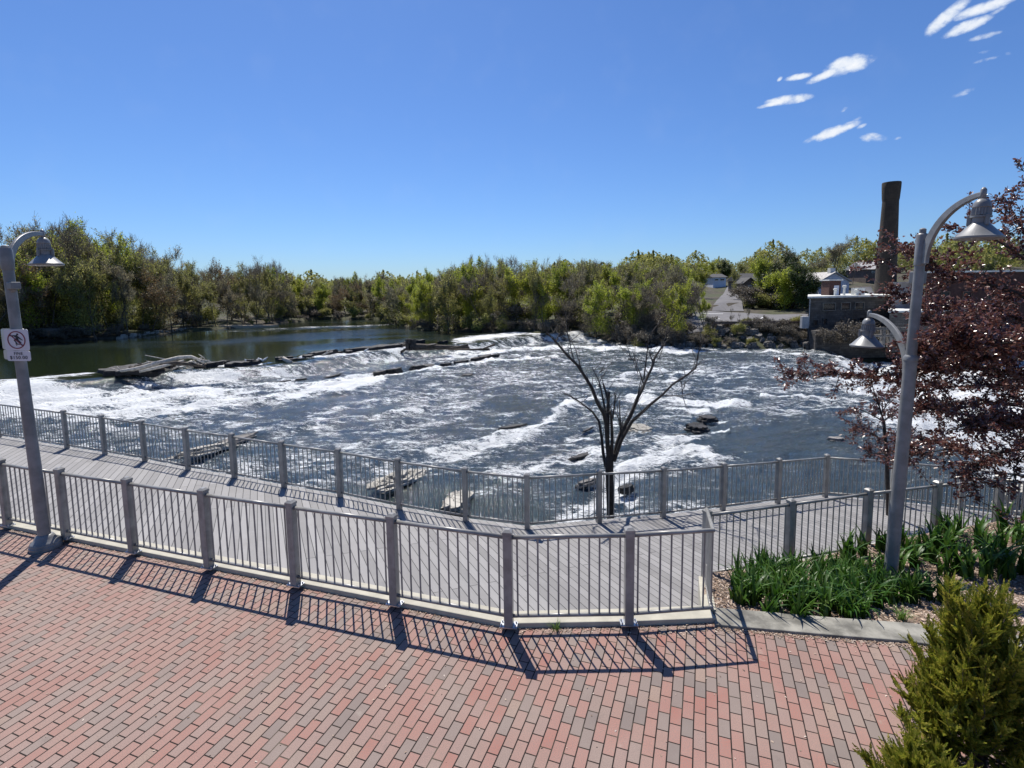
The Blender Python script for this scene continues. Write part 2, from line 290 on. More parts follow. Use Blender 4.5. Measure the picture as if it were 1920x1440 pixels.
# ------------------------------------------------------------------ mesh helpers
class MB:
    def __init__(s): s.v = []; s.f = []
    def add(s, V, F):
        b = len(s.v); s.v += [tuple(x) for x in V]; s.f += [tuple(i + b for i in f) for f in F]; return s
    def box(s, c, size, rz=0., mat=None, taper=1.0):
        hx, hy, hz = size[0] / 2, size[1] / 2, size[2] / 2; V = []
        for z in (-1, 1):
            k = taper if z > 0 else 1
            for x, y in ((-1, -1), (1, -1), (1, 1), (-1, 1)):
                V.append((x * hx * k, y * hy * k, z * hz))
        if mat is None: mat = Matrix.Rotation(rz, 4, 'Z')
        V = [(mat.to_3x3() @ Vector(p)) + Vector(c) for p in V]
        return s.add(V, [(0, 3, 2, 1), (4, 5, 6, 7), (0, 1, 5, 4), (1, 2, 6, 5), (2, 3, 7, 6), (3, 0, 4, 7)])
    def tube(s, pts, rad, n=8, cap=True):
        pts = [Vector(p) for p in pts]; 
        if not hasattr(rad, '__len__'): rad = [rad] * len(pts)
        V = []; up = None
        for i, p in enumerate(pts):
            d = (pts[min(i + 1, len(pts) - 1)] - pts[max(i - 1, 0)])
            if d.length < 1e-9: d = Vector((0, 0, 1))
            d.normalize()
            if up is None: up = d.orthogonal().normalized()
            else:
                up = up - d * up.dot(d)
                up = up.normalized() if up.length > 1e-6 else d.orthogonal().normalized()
            b = d.cross(up)
            for k in range(n):
                a = 2 * math.pi * k / n; V.append(p + (up * math.cos(a) + b * math.sin(a)) * rad[i])
        F = []
        for i in range(len(pts) - 1):
            for k in range(n):
                F.append((i * n + k, i * n + (k + 1) % n, (i + 1) * n + (k + 1) % n, (i + 1) * n + k))
        if cap: F += [tuple(range(n - 1, -1, -1)), tuple((len(pts) - 1) * n + k for k in range(n))]
        return s.add(V, F)
    def lathe(s, prof, c=(0, 0, 0), n=24, ribs=None, axis=None):
        V = []; F = []; c = Vector(c)
        Mx = axis.to_track_quat('Z', 'Y').to_matrix() if axis is not None else Matrix.Identity(3)
        for j, (r_, z) in enumerate(prof):
            for k in range(n):
                a = 2 * math.pi * k / n; rr = r_
                if ribs and j in ribs and k % 2: rr = r_ * .88
                V.append(c + Mx @ Vector((rr * math.cos(a), rr * math.sin(a), z)))
        for j in range(len(prof) - 1):
            for k in range(n):
                F.append((j * n + k, j * n + (k + 1) % n, (j + 1) * n + (k + 1) % n, (j + 1) * n + k))
        F += [tuple(range(n - 1, -1, -1)), tuple((len(prof) - 1) * n + k for k in range(n))]
        return s.add(V, F)
    def prism(s, poly, z0, z1):
        n = len(poly); zt = z1 if callable(z1) else (lambda x, y: z1); zb = z0 if callable(z0) else (lambda x, y: z0)
        V = [(x, y, zb(x, y)) for x, y in poly] + [(x, y, zt(x, y)) for x, y in poly]
        F = [tuple(range(n - 1, -1, -1)), tuple(range(n, 2 * n))] + [(i, (i + 1) % n, n + (i + 1) % n, n + i) for i in range(n)]
        return s.add(V, F)
    def plate(s, poly, mat, t):   # polygon in local xz plane, thickness t along local y, mat 4x4
        n = len(poly)
        V = [mat @ Vector((x, 0, z)) for x, z in poly] + [mat @ Vector((x, t, z)) for x, z in poly]
        F = [tuple(range(n)), tuple(range(2 * n - 1, n - 1, -1))] + [(i, n + i, n + (i + 1) % n, (i + 1) % n) for i in range(n)]
        return s.add(V, F)
    def build(s, name, mat, parent=None, smooth=False, loc=None):
        me = bpy.data.meshes.new(name); me.from_pydata(s.v, [], s.f)
        me.materials.append(MATS[mat] if isinstance(mat, str) else mat)
        if smooth: me.polygons.foreach_set('use_smooth', [True] * len(me.polygons))
        me.update(); o = bpy.data.objects.new(name, me); COL.objects.link(o)
        if parent is not None:
            o.parent = parent
            pm = Matrix.Identity(4); a = parent
            chain = []
            while a is not None: chain.append(a); a = a.parent
            for a in reversed(chain): pm = pm @ LOC.get(a.name, Matrix.Identity(4))
            # meshes are written in world coordinates: move them into the parent's frame
            inv = pm.inverted(); me.transform(inv)
        return o
LOC = {}
def empty(name, loc, label=None, cat=None, group=None):
    o = bpy.data.objects.new(name, None); COL.objects.link(o); o.location = loc; o.empty_display_size = .2
    LOC[o.name] = Matrix.Translation(Vector(loc))
    if label: tag(o, label, cat, group)
    return o
def tag(o, label, cat, group=None, kind=None):
    if label: o['label'] = label
    if cat: o['category'] = cat
    if group: o['group'] = group
    if kind: o['kind'] = kind
    return o
def struct(o): o['kind'] = 'structure'; return o
def smooth(o, ang=40):
    o.data.polygons.foreach_set('use_smooth', [True] * len(o.data.polygons)); 
    try: o.data.set_sharp_from_angle(angle=R(ang))
    except Exception: pass
    return o
def bevel(o, w=.004, seg=2):
    m = o.modifiers.new('bevel', 'BEVEL'); m.width = w; m.segments = seg; m.limit_method = 'ANGLE'; return o
def raw(name, V, F, mat, smooth_=False):
    me = bpy.data.meshes.new(name); V = np.asarray(V, np.float32); F = np.asarray(F, np.int32); k = F.shape[1]
    me.vertices.add(len(V)); me.vertices.foreach_set('co', V.ravel()); me.loops.add(F.size); me.loops.foreach_set('vertex_index', F.ravel())
    me.polygons.add(len(F)); me.polygons.foreach_set('loop_start', np.arange(0, F.size, k, dtype=np.int32)); me.polygons.foreach_set('loop_total', np.full(len(F), k, np.int32))
    if smooth_: me.polygons.foreach_set('use_smooth', np.ones(len(F), bool))
    me.update(); me.validate(); me.materials.append(MATS[mat] if isinstance(mat, str) else mat); return me
rng = np.random.default_rng(7); rnd = random.Random(5)
# ------------------------------------------------------------------ plaza, kerb, deck
N0 = np.array([-8.45, 8.39]); N1 = np.array([-.08, 5.61]); N2 = np.array([1.29, 5.62]); N3 = np.array([2.24, 5.66])
dl = (N0 - N1) / np.linalg.norm(N0 - N1); NL = N1 + dl * 22
nl = np.array([dl[1], -dl[0]]);  # towards the viewer?
if nl[1] > 0: nl = -nl
def off(pts, d):
    out = []
    for i, p in enumerate(pts):
        a = pts[max(i - 1, 0)]; b = pts[min(i + 1, len(pts) - 1)]; t = (b - a) / np.linalg.norm(b - a)
        n_ = np.array([t[1], -t[0]])
        out.append(p + n_ * d)
    return out
line = [NL, N1, N2, N3 + np.array([.03, 0])]
fr = off(line, .075); bk = off(line, -.17)
front = [tuple(p) for p in fr]; back = [tuple(p) for p in bk]
B0 = G(1340, 1176)[:2]; B1 = G(1560, 1196)[:2]; B2 = G(1700, 1207)[:2]; B3 = G(1920, 1240)[:2]; B4 = B3 + (B3 - B2) * 3
U0 = G(1338, 1143)[:2]; U1 = G(1560, 1162)[:2]; U2 = G(1700, 1172)[:2]; U3 = G(1920, 1197)[:2]; U4 = U3 + (U3 - U2) * 3
mb = MB(); 
V = [(-22, -8, 0), (18, -8, 0), (B4[0], B4[1], 0), (B3[0], B3[1], 0), (B2[0], B2[1], 0), (B1[0], B1[1], 0), (B0[0], B0[1], 0)] + [(x, y, 0) for x, y in reversed(front)] + [(-22, front[0][1], 0)]
mb.add(V, [tuple(range(len(V)))]); struct(mb.build('brick_plaza', 'pavers'))
kb = MB().prism(front + back[::-1], -.75, .06).build('kerb', 'kerb_concrete'); bevel(kb, .012, 2)
tag(kb, 'pale concrete kerb under the railing along the brick plaza', 'kerb')
bd = MB().prism([tuple(B0), tuple(B1), tuple(B2), tuple(B3), tuple(B4), tuple(U4), tuple(U3), tuple(U2), tuple(U1), tuple(U0)], -.3, .035).build('garden_border', 'border_concrete'); bevel(bd, .012, 2)
tag(bd, 'weathered grey concrete edging between bricks and mulch bed', 'edging')
# near-right railing posts (deck side)
RP = [np.array([2.87, 7.5]), None, None, None, None]
RPX = [(1478, 1062, -.70), (1622, 1035, -.76), (1750, 1015, -.83), (1865, 1000, -.88)]
RPT = [np.array([2.87, 7.5, -.63])] + [G(*a) for a in RPX]
# beyond the last seen post the rail turns towards the viewer's right
t5 = G(1985, 1010, -.9); RPT += [t5, t5 + (t5 - RPT[-1]) * 1.0]
# side return kerb from the plaza corner down to the deck fence, and kerb under deck-side railing
c0 = N3 + np.array([.03, .1]); c1 = RPT[0][:2]; tt = (c1 - c0) / np.linalg.norm(c1 - c0); pn = np.array([tt[1], -tt[0]])
kb2 = MB().add([(*(c0 + pn * .06), .055), (*(c1 + pn * .06), -.57), (*(c1 - pn * .10), -.57), (*(c0 - pn * .10), .055), (*(c0 + pn * .06), -1), (*(c1 + pn * .06), -1.2), (*(c1 - pn * .10), -1.2), (*(c0 - pn * .10), -1)],
               [(3, 2, 1, 0), (0, 1, 5, 4), (1, 2, 6, 5), (2, 3, 7, 6), (3, 0, 4, 7), (4, 5, 6, 7)]).build('concrete_ramp_wall', 'kerb_concrete')
tag(kb2, 'short sloping concrete side wall where the kerb steps back to the deck', 'wall')
mb = MB()
rp2 = [p for p in RPT]
for a, b in zip(rp2[:-1], rp2[1:]):
    t_ = (b - a)[:2]; t_ /= np.linalg.norm(t_); n_ = np.array([t_[1], -t_[0]]); A = [a[:2] + n_ * .09, b[:2] + n_ * .09, b[:2] - n_ * .12, a[:2] - n_ * .12]; z = [a[2], b[2], b[2], a[2]]
    mb.add([(*p, zz) for p, zz in zip(A, z)] + [(*p, zz - .6) for p, zz in zip(A, z)], [(3, 2, 1, 0), (4, 5, 6, 7), (0, 1, 5, 4), (1, 2, 6, 5), (2, 3, 7, 6), (3, 0, 4, 7)])
k3 = mb.build('low_kerb', 'kerb_concrete'); tag(k3, 'pale concrete kerb under the lower railing behind the irises', 'kerb')
# far railing posts
FPX_ = [(197, 852), (272, 865), (353, 881), (440, 896), (533, 914), (638, 932), (749, 955), (873.5, 977), (989, 992), (1123, 980), (1243, 970), (1355, 957), (1458, 944), (1547, 932), (1672, 941), (1800, 956), (1935, 973)]
FP = [DK(x, y) for x, y in FPX_]
FP0 = DK(126, 841); dleft = (FP0 - FP[0]); dleft = np.array([-1.45, .5, 0])
L = [FP0]
for i in range(5):
    p = L[-1] + dleft; p[2] = deckz(p[0], p[1]); L.append(p)
FP = L[::-1] + FP
ext = FP[-1] + (FP[-1] - FP[-2]) * 1.6; ext[2] = deckz(ext[0], ext[1])
# deck surface: sheet with thickness following its plane
far_edge = [p[:2] + np.array([0, .16]) for p in FP] + [ext[:2]]
near_edge = [tuple(x) for x in (bk[0] + np.array([0, .0]), bk[1], bk[2], bk[3])] + [tuple(c0 + (c1 - c0) * .04), tuple(c1)] + [tuple(p[:2]) for p in RPT]
poly = [tuple(x) for x in far_edge] + near_edge[::-1]
dk = MB().prism(poly, lambda x, y: deckz(x, y) - .22, lambda x, y: deckz(x, y)).build('deck', 'deck_boards'); struct(dk)
# ------------------------------------------------------------------ railings
def sq(mb, x, y, z0, z1, w, rz): mb.box((x, y, (z0 + z1) / 2), (w, w, z1 - z0), rz); return mb
def railing(name, label, pts, H=1.127, group=None, nb=11, posts=None, maxbal=100, base=True, toprail_ends=None, skip_first_post=False, skip_last_post=False, order=None):
    root = empty(name, tuple(pts[0]), label, 'railing', group)
    def rzof(i):
        a = pts[max(i - 1, 0)]; b = pts[min(i + 1, len(pts) - 1)]; d = b - a; return math.atan2(d[1], d[0])
    for i, p in enumerate(pts):
        if (i == 0 and skip_first_post) or (i == len(pts) - 1 and skip_last_post): continue
        rz = rzof(i); x, y, z = p
        po = MB(); sq(po, x, y, z, z + H - .05, .098, rz); po = bevel(po.build('post', 'rail_paint', root), .008)
        cap = MB(); cap.box((x, y, z + H - .035), (.106, .106, .03), rz); cap.box((x, y, z + H - .008), (.106, .106, .024), rz, taper=.45)
        cap.build('post_cap', 'rail_paint', po)
        if base:
            bp = MB(); bp.box((x, y, z + .006), (.19, .12, .012), rz)
            for sx_ in (-.078, .078):
                for sy_ in (-.035, .035): bp.tube([(x + sx_ * math.cos(rz) - sy_ * math.sin(rz), y + sx_ * math.sin(rz) + sy_ * math.cos(rz), z + .01), (x + sx_ * math.cos(rz) - sy_ * math.sin(rz), y + sx_ * math.sin(rz) + sy_ * math.cos(rz), z + .035)], .009, 6)
            bp.build('base_plate', 'steel', po)
    bal = []
    nbs = nb if hasattr(nb, '__len__') else [nb] * (len(pts) - 1)
    for (a, b), k in zip(zip(pts[:-1], pts[1:]), nbs):
        d = b - a; Ln = np.linalg.norm(d); u = d / Ln
        A = a + u * .045; Bq = b - u * .045
        MB().tube([A + (0, 0, H - .095), Bq + (0, 0, H - .095)], .0245, 12).build('top_rail', 'rail_paint', root, True)
        MB().tube([A + (0, 0, .115), Bq + (0, 0, .115)], .021, 10).build('bottom_rail', 'rail_paint', root, True)
        for j in range(k):
            t = (j + .5) / k; c = A + (Bq - A) * t
            bal.append((c, c + np.array([0, 0, .115]), c + np.array([0, 0, H - .1])))
    if order: bal.sort(key=order)
    rest = MB()
    for i, (c, p, q_) in enumerate(bal):
        if i < maxbal: MB().tube([p, q_], .0108, 7, False).build('baluster', 'rail_paint', root, True)
        else: rest.tube([p, q_], .0108, 7, False)
    if rest.v: tag(rest.build('balusters', 'rail_paint', root, True), None, None, None, 'stuff')
    return root
k6 = .06
near = []
for p in [(-8.45, 8.39), (-7.06, 7.90), (-5.66, 7.42), (-4.27, 6.95), (-2.87, 6.48), (-1.475, 6.03), (-.08, 5.58), (1.28, 5.585)]:
    near.append(np.array([p[0] * .984, p[1] * .984 + .01, k6]))
for _ in range(3): near = [near[0] + np.array([-1.39, .465, 0])] + near
r1 = railing('plaza_railing', 'grey metal railing on the pale kerb along the brick plaza', near, nb=11, order=lambda b: -b[0][0], maxbal=93)
# short end bay with a mitred corner, then the long return rail back to the deck post
corner = np.array([2.215, 5.60, k6])
P7 = near[-1]
H = 1.127
ub = (corner - P7) / np.linalg.norm(corner - P7)
MB().tube([P7 + ub * .045 + (0, 0, H - .095), corner + (0, 0, H - .095), np.array([2.83, 7.42, RPT[0][2] + H - .12 + .16])], .0245, 12).build('top_rail', 'rail_paint', r1, True)
MB().tube([P7 + ub * .045 + (0, 0, .115), corner + (0, 0, .115)], .021, 10).build('bottom_rail', 'rail_paint', r1, True)
for j in range(7):
    c = P7 + ub * (.10 + j * .127); MB().tube([c + (0, 0, .115), c + (0, 0, H - .1)], .0108, 7, False).build('baluster', 'rail_paint', r1, True)
q0 = corner; q1 = np.array([2.83, 7.42, RPT[0][2]])
side = empty('side_railing', tuple(corner), 'short return railing seen end on between plaza corner and deck', 'railing')
for j in range(13):
    t = (j + .4) / 13; c = q0 + (q1 - q0) * t; zt = (corner[2] + H - .1) * (1 - t) + (RPT[0][2] + H + .04) * t
    MB().tube([(c[0], c[1], c[2] + .115), (c[0], c[1], zt)], .0108, 7, False).build('baluster', 'rail_paint', side, True)
MB().tube([q0 + (0, 0, .115), q1 + (0, 0, .115)], .021, 10).build('bottom_rail', 'rail_paint', side, True)
MB().box((2.60, 6.72, -.17), (.02, .10, .42), R(0)).build('kick_plate', 'rail_paint', side)
r2 = railing('lower_railing', 'grey metal railing behind the iris bed beside the tall double lamp', RPT, nb=12)
# far railing split where it changes direction
kink = 5 + 9; tip = 5 + 14
r3 = railing('river_railing', 'long far railing running left along the river edge of the deck', FP[:kink + 1], nb=12, base=False, order=lambda b: b[0][1], skip_last_post=False)
r4 = railing('river_railing', 'middle stretch of the far railing in front of the bare dead tree', FP[kink:tip], nb=12, base=False, skip_first_post=True)
r5 = railing('river_railing', 'right hand stretch of the far railing turning away from its corner post behind the lamp', FP[tip - 1:], nb=14, base=False, skip_first_post=True)
# deck fascia under the far edge
mb = MB()
for a, b in zip(far_edge[:-1], far_edge[1:]):
    za, zb = deckz(*a) - .02, deckz(*b) - .02
    mb.add([(a[0], a[1] + .01, za), (b[0], b[1] + .01, zb), (b[0], b[1] + .01, zb - .35), (a[0], a[1] + .01, za - .35), (a[0], a[1] + .05, za), (b[0], b[1] + .05, zb), (b[0], b[1] + .05, zb - .35), (a[0], a[1] + .05, za - .35)],
           [(0, 1, 2, 3), (7, 6, 5, 4), (0, 4, 5, 1), (3, 2, 6, 7)])
f_ = mb.build('deck_fascia', 'grey_siding', dk)
# ------------------------------------------------------------------ lamps
def headparts(root, c, tilt=0):
    # c = centre of the rim
    K = .80; sc_ = lambda pr: [(a * K, b * K) for a, b in pr]
    hd = MB().lathe(sc_([(.275, 0), (.285, .012), (.285, .035), (.262, .045), (.10, .225), (.10, .30), (.125, .302), (.125, .325), (.10, .33)]), c, 40).build('lamp_shade', 'lamp_paint', root); smooth(hd, 30)
    nk = MB().lathe(sc_([(.10, .33), (.118, .335), (.112, .43), (.10, .435)]), c, 40, ribs=(1, 2)).build('ribbed_neck', 'lamp_paint', hd)
    MB().lathe(sc_([(.107, .435), (.107, .45), (.098, .50), (.07, .545), (.03, .565), (.012, .57)]), c, 28).build('dome', 'lamp_paint', hd, True)
    for a in (20, 140, 260):
        ca, sa = math.cos(R(a)), math.sin(R(a)); bevel(MB().box((c[0] + ca * .1, c[1] + sa * .1, c[2] + .21), (.042, .03, .12), R(a)).build('bracket', 'lamp_paint', hd), .006)
    MB().lathe(sc_([(.262, .006), (.262, .008), (.12, .055), (.001, .06)]), (c[0], c[1], c[2] - .004), 32).build('lens', 'steel', hd, True)
    return hd
def arm(root, pole, zb, tip_, ztop):
    # curved rectangular arm rising from the pole at zb and levelling at the head
    d = Vector((tip_[0] - pole[0], tip_[1] - pole[1], 0)); Ln = d.length; d.normalize(); s_ = Vector((-d.y, d.x, 0))
    V = []; n = 18; mb = MB()
    for i in range(n + 1):
        t = i / n; a = R(90) * t
        x = .07 + (Ln - .07) * (1 - math.cos(a)); z = zb + (ztop - zb) * math.sin(a)
        # normal of the arc
        nx, nz = -math.cos(a) * (ztop - zb) , math.sin(a) * 0 
        tx, tz = (Ln - .07) * math.sin(a), (ztop - zb) * math.cos(a); l = math.hypot(tx, tz); tx /= l; tz /= l
        h = .07 * (1 - t) + .028 * t; wd = .022
        c = Vector((pole[0], pole[1], 0)) + d * x + Vector((0, 0, z)); nn = Vector((-d.x * tz, -d.y * tz, tx))
        for sa, sb in ((-1, -1), (1, -1), (1, 1), (-1, 1)): V.append(c + s_ * wd * sa + nn * h * sb)
    F = [(0, 3, 2, 1), (4 * n, 4 * n + 1, 4 * n + 2, 4 * n + 3)]
    for i in range(n):
        for k in range(4): F.append((i * 4 + k, i * 4 + (k + 1) % 4, (i + 1) * 4 + (k + 1) % 4, (i + 1) * 4 + k))
    ar = mb.add(V, F).build('arm', 'lamp_paint', root); bevel(ar, .008)
    MB().tube([(tip_[0], tip_[1], ztop - .08), (tip_[0], tip_[1], ztop + .05), (tip_[0], tip_[1], ztop + .075)], [.03, .03, .012], 12).build('finial', 'lamp_paint', ar, True)
    return ar
def lampbase(root, x, y, z, fluted=True):
    smooth(MB().lathe([(.20, 0), (.20, .05), (.19, .06), (.19, .085), (.175, .11), (.14, .135), (.125, .17), (.105, .20), (.09, .21)], (x, y, z), 32).build('base', 'lamp_paint', root), 35)
# left lamp
pb = G(80, 1030); Lx, Ly = pb[0], pb[1] + .06
topz = at(2, 466, Ly)[2]
lamp1 = empty('street_lamp', (Lx, Ly, 0), 'grey street lamp carrying the no skateboarding sign at the left edge', 'street lamp')
lampbase(lamp1, Lx, Ly, 0)
colz = topz - .30
smooth(MB().lathe([(.080, .2), (.072, 2.2), (.070, 2.25), (.064, colz)], (Lx, Ly, 0), 28).build('pole', 'lamp_paint', lamp1), 40)
smooth(MB().lathe([(.074, colz), (.077, colz + .01), (.077, topz - .03), (.068, topz), (.068, topz + .015), (.05, topz + .02), (.05, topz + .035), (.02, topz + .05)], (Lx, Ly, 0), 28).build('collar', 'lamp_paint', lamp1), 40)
hp = at(97, 497, Ly + 1.0); hz = hp[2]
arm(lamp1, (Lx, Ly), topz - .27, (hp[0], hp[1]), hz + .50)
headparts(lamp1, (hp[0], hp[1], hz))
bx = at(20, 536, Ly - .05); bo = MB(); bo.box((Lx + .105, Ly - .06, bx[2]), (.12, .12, .10), R(-20)); bo = bevel(bo.build('sensor_box', 'lamp_paint', lamp1), .01)
MB().tube([(Lx + .09, Ly - .05, bx[2] - .085), (Lx + .09, Ly - .05, bx[2] - .04)], .035, 12).build('mount', 'lamp_paint', bo, True)
lamp1.rotation_euler = (0, -.020, 0)
# signs on the left lamp
def rrect(w_, h_, r_, n=6):
    P = []
    for cx_, cz_, a0 in ((w_ / 2 - r_, h_ / 2 - r_, 0), (-w_ / 2 + r_, h_ / 2 - r_, 90), (-w_ / 2 + r_, -h_ / 2 + r_, 180), (w_ / 2 - r_, -h_ / 2 + r_, 270)):
        for i in range(n + 1): a = R(a0 + 90 * i / n); P.append((cx_ + r_ * math.cos(a), cz_ + r_ * math.sin(a)))
    return P[::-1]
YS = Ly - .10
ctr = at(31, 637.5, YS); ct2 = at(34.5, 669, YS)
face = Matrix.Rotation(R(-6), 4, 'Z')
def frame_at(c): m_ = face.copy(); m_.translation = Vector(c); return m_
pw = 1 / FPX * YS
SW, SH = 50 * pw * 1.0, 38.5 * pw
def signplate(nm, c, w_, h_, lab, r_=.03):
    o_ = MB().plate(rrect(w_, h_, r_), frame_at(c), .006).build(nm, 'sign_white'); return o_
LEAN = 0
no_skate = signplate('no_skateboarding_sign', ctr, .385, .305, '')
tag(no_skate, 'white square sign with a struck-out skateboarder in a red ring, on the left lamp pole', 'sign')
fine = signplate('fine_sign', (ctr[0] + .005, ctr[1], ctr[2] - .153 - .078), .375, .145, '')
tag(fine, 'small white plate reading FINE $150.00 below the skateboarding sign', 'sign')
def bplate(o_, poly, c, dx, dz, mat_, nm, t=-.0025):
    m_ = frame_at((c[0], c[1], c[2])); m_ = m_ @ Matrix.Translation((0, -.001, 0))
    return MB().plate([(x + dx, z + dz) for x, z in poly], m_, t).build(nm, mat_, None)
def join_child(ob, par):
    ob.parent = par; return ob
# ring
mb = MB(); m_ = frame_at(ctr); n = 40; Ro, Ri = .128, .114; V = []; F = []
for k in range(n):
    a = 2 * math.pi * k / n
    for r_ in (Ri, Ro): V.append(m_ @ Vector((r_ * 1.12 * math.cos(a), -.004, r_ * math.sin(a))))
    for r_ in (Ri, Ro): V.append(m_ @ Vector((r_ * 1.12 * math.cos(a), -.001, r_ * math.sin(a))))
for k in range(n):
    a, b = 4 * k, 4 * ((k + 1) % n); F += [(a, a + 1, b + 1, b), (a + 1, a + 3, b + 3, b + 1), (a + 2, a, b, b + 2)]
mb.add(V, F).build('ring', 'red_ink', no_skate)
def rod2(c, x0, z0, x1, z1, w_, y, mat_, nm, par, mb=None):
    d = Vector((x1 - x0, z1 - z0)); d.normalize(); n_ = Vector((-d.y, d.x)) * w_ / 2
    poly = [(x0 + n_.x, z0 + n_.y), (x1 + n_.x, z1 + n_.y), (x1 - n_.x, z1 - n_.y), (x0 - n_.x, z0 - n_.y)]
    own = mb is None; mb = mb or MB(); mm = frame_at(c) @ Matrix.Translation((0, y, 0)); mb.plate(poly, mm, -.0015)
    if own: return mb.build(nm, mat_, par)
fg = MB()
def sk(px_, py_): return ((px_ - 380) / 960 * .305 * 1.93, (690 - py_) / 960 * .305 * 1.93)  # sign crop coordinates
def poly2(pts, y=-.0035):
    fg.plate([sk(*p) for p in pts], frame_at(ctr) @ Matrix.Translation((0, y, 0)), -.0012)
poly2([(395, 545), (420, 535), (447, 548), (440, 572), (415, 585), (396, 572)])
poly2([(210, 585), (330, 578), (400, 575), (440, 610), (545, 690), (540, 705), (430, 645), (432, 700), (395, 690), (375, 640), (330, 605), (212, 600)], -.0037)
poly2([(375, 640), (432, 640), (440, 690), (500, 745), (490, 770), (400, 700), (350, 705), (400, 770), (375, 778), (310, 690), (360, 662)], -.0039)
poly2([(345, 770), (520, 790), (512, 805), (352, 790)], -.0041)
for cx_ in (378, 505): poly2([(cx_ - 12, 798), (cx_ + 12, 798), (cx_ + 10, 820), (cx_ - 10, 820)], -.0043)
fg.build('skateboarder', 'black_ink', no_skate)
rod2(ctr, -.098, .083, .098, -.085, .014, -.0062, 'red_ink', 'slash', no_skate)
def textmesh(s_, size, c, mat_, par, nm, bold=.0):
    cu = bpy.data.curves.new(nm, 'FONT'); cu.body = s_; cu.size = size; cu.align_x = 'CENTER'; cu.align_y = 'CENTER'; cu.extrude = .0008; cu.offset = 0; cu.space_character = 1.12
    to = bpy.data.objects.new(nm, cu); COL.objects.link(to); bpy.context.view_layer.update()
    me = bpy.data.meshes.new_from_object(to.evaluated_get(bpy.context.evaluated_depsgraph_get())); bpy.data.objects.remove(to)
    me.transform(Matrix.Diagonal((1.15, 1, 1, 1))); me.transform(frame_at(c) @ Matrix.Translation((0, -.003, 0)) @ Matrix.Rotation(R(90), 4, 'X')); me.materials.clear(); me.materials.append(MATS[mat_])
    o_ = bpy.data.objects.new(nm, me); COL.objects.link(o_); o_.parent = par; return o_
fc = (ctr[0] + .005, ctr[1], ctr[2] - .153 - .078)
textmesh('FINE', .058, (fc[0], fc[1], fc[2] + .034), 'black_ink', fine, 'lettering', .0012)
textmesh('$150.00', .068, (fc[0], fc[1], fc[2] - .024), 'black_ink', fine, 'lettering', .002)
# the pair of plates back to back on the far side of the pole
m2 = face.copy(); m2.translation = Vector((ctr[0] - .235, Ly + .10, ctr[2]))
bs = MB().plate(rrect(.385, .305, .03), m2, .006).build('rear_sign', 'steel'); 
m3 = face.copy(); m3.translation = Vector((ctr[0] - .235, Ly + .10, ctr[2] - .231))
MB().plate(rrect(.375, .145, .03), m3, .006).build('lower_plate', 'steel', bs)
tag(bs, 'back to back sign plates on the far side of the left lamp pole', 'sign')
# right lamp
zb = -.46
# pole position chosen so that pole and both shades stand where the photo shows them
rt = ray(1697, 800); ka = rt[0] / rt[1]; Py = 6.95; Px = ka * Py
lamp2 = empty('street_lamp', (Px, Py, zb), 'tall grey street lamp with two shades beside the iris bed', 'street lamp')
lampbase(lamp2, Px, Py, zb)
cz2 = at(1700, 672, Py)[2]; tz2 = at(1725, 437, Py)[2]
smooth(MB().lathe([(.082, zb + .2), (.076, cz2 - .03), (.084, cz2 - .025), (.084, cz2 + .02), (.072, cz2 + .035), (.063, cz2 + .05)], (Px, Py, 0), 28).build('lower_pole', 'lamp_paint', lamp2), 40)
smooth(MB().lathe([(.063, cz2 + .05), (.057, tz2 - .42), (.066, tz2 - .41), (.066, tz2 - .03), (.056, tz2 - .01), (.038, tz2), (.038, tz2 + .05), (.02, tz2 + .065)], (Px, Py, 0), 28).build('upper_pole', 'lamp_paint', lamp2), 40)
hr = at(1826, 449, Py - .92); hl = at(1623, 650, Py + 1.15)
arm(lamp2, (Px, Py), tz2 - .40, (hr[0], hr[1]), hr[2] + .50); headparts(lamp2, tuple(hr))
arm(lamp2, (Px, Py), at(1706, 700, Py + .1)[2], (hl[0], hl[1]), hl[2] + .50); headparts(lamp2, tuple(hl))
sb = at(1732, 585, Py); bo = MB(); bo.box((Px + .06, Py + .09, at(1730, 520, Py)[2]), (.16, .12, .16), R(15)); bevel(bo.build('junction_box', 'lamp_paint', lamp2), .01)
lamp2.rotation_euler = (0, .026, 0); lamp2.location.x -= .07
# ------------------------------------------------------------------ garden bed
bedpoly = [tuple(U0 + np.array([-.02, .0]))] + [tuple(u) for u in (U1, U2, U3, U4)] + [(U4[0] + 1, 9.5)] + [tuple(p[:2] - np.array([0, .10])) for p in RPT[::-1]] + [tuple(c1 + pn * .05)]
def bedz(x, y):
    # falls from the border down to the lower kerb
    yb = 5.55 - .2 * (x - 2.3); t = np.clip((y - yb) / 2.6, 0, 1); return .02 - .62 * t
nx, ny = 90, 60; X = np.linspace(2.2, 13, nx); Yf = np.linspace(0, 1, ny); V = []; 
for j in range(ny):
    for i in range(nx):
        x = X[i]; y0 = np.interp(x, [U0[0], U1[0], U2[0], U3[0], U4[0]], [U0[1], U1[1], U2[1], U3[1], U4[1]]) - .03
        rx = [p[0] for p in RPT]; ry = [p[1] - .08 for p in RPT]
        y1 = np.interp(x, [2.2] + rx, [5.9] + ry); y = y0 + (max(y1, y0 + .05) - y0) * Yf[j]
        V.append((x, y, bedz(x, y) + rnd.uniform(-.008, .008)))
F = [(j * nx + i, j * nx + i + 1, (j + 1) * nx + i + 1, (j + 1) * nx + i) for j in range(ny - 1) for i in range(nx - 1)]
me = raw('mulch_bed', V, F, 'mulch_base', True); ob = bpy.data.objects.new('mulch_bed', me); COL.objects.link(ob); struct(ob)
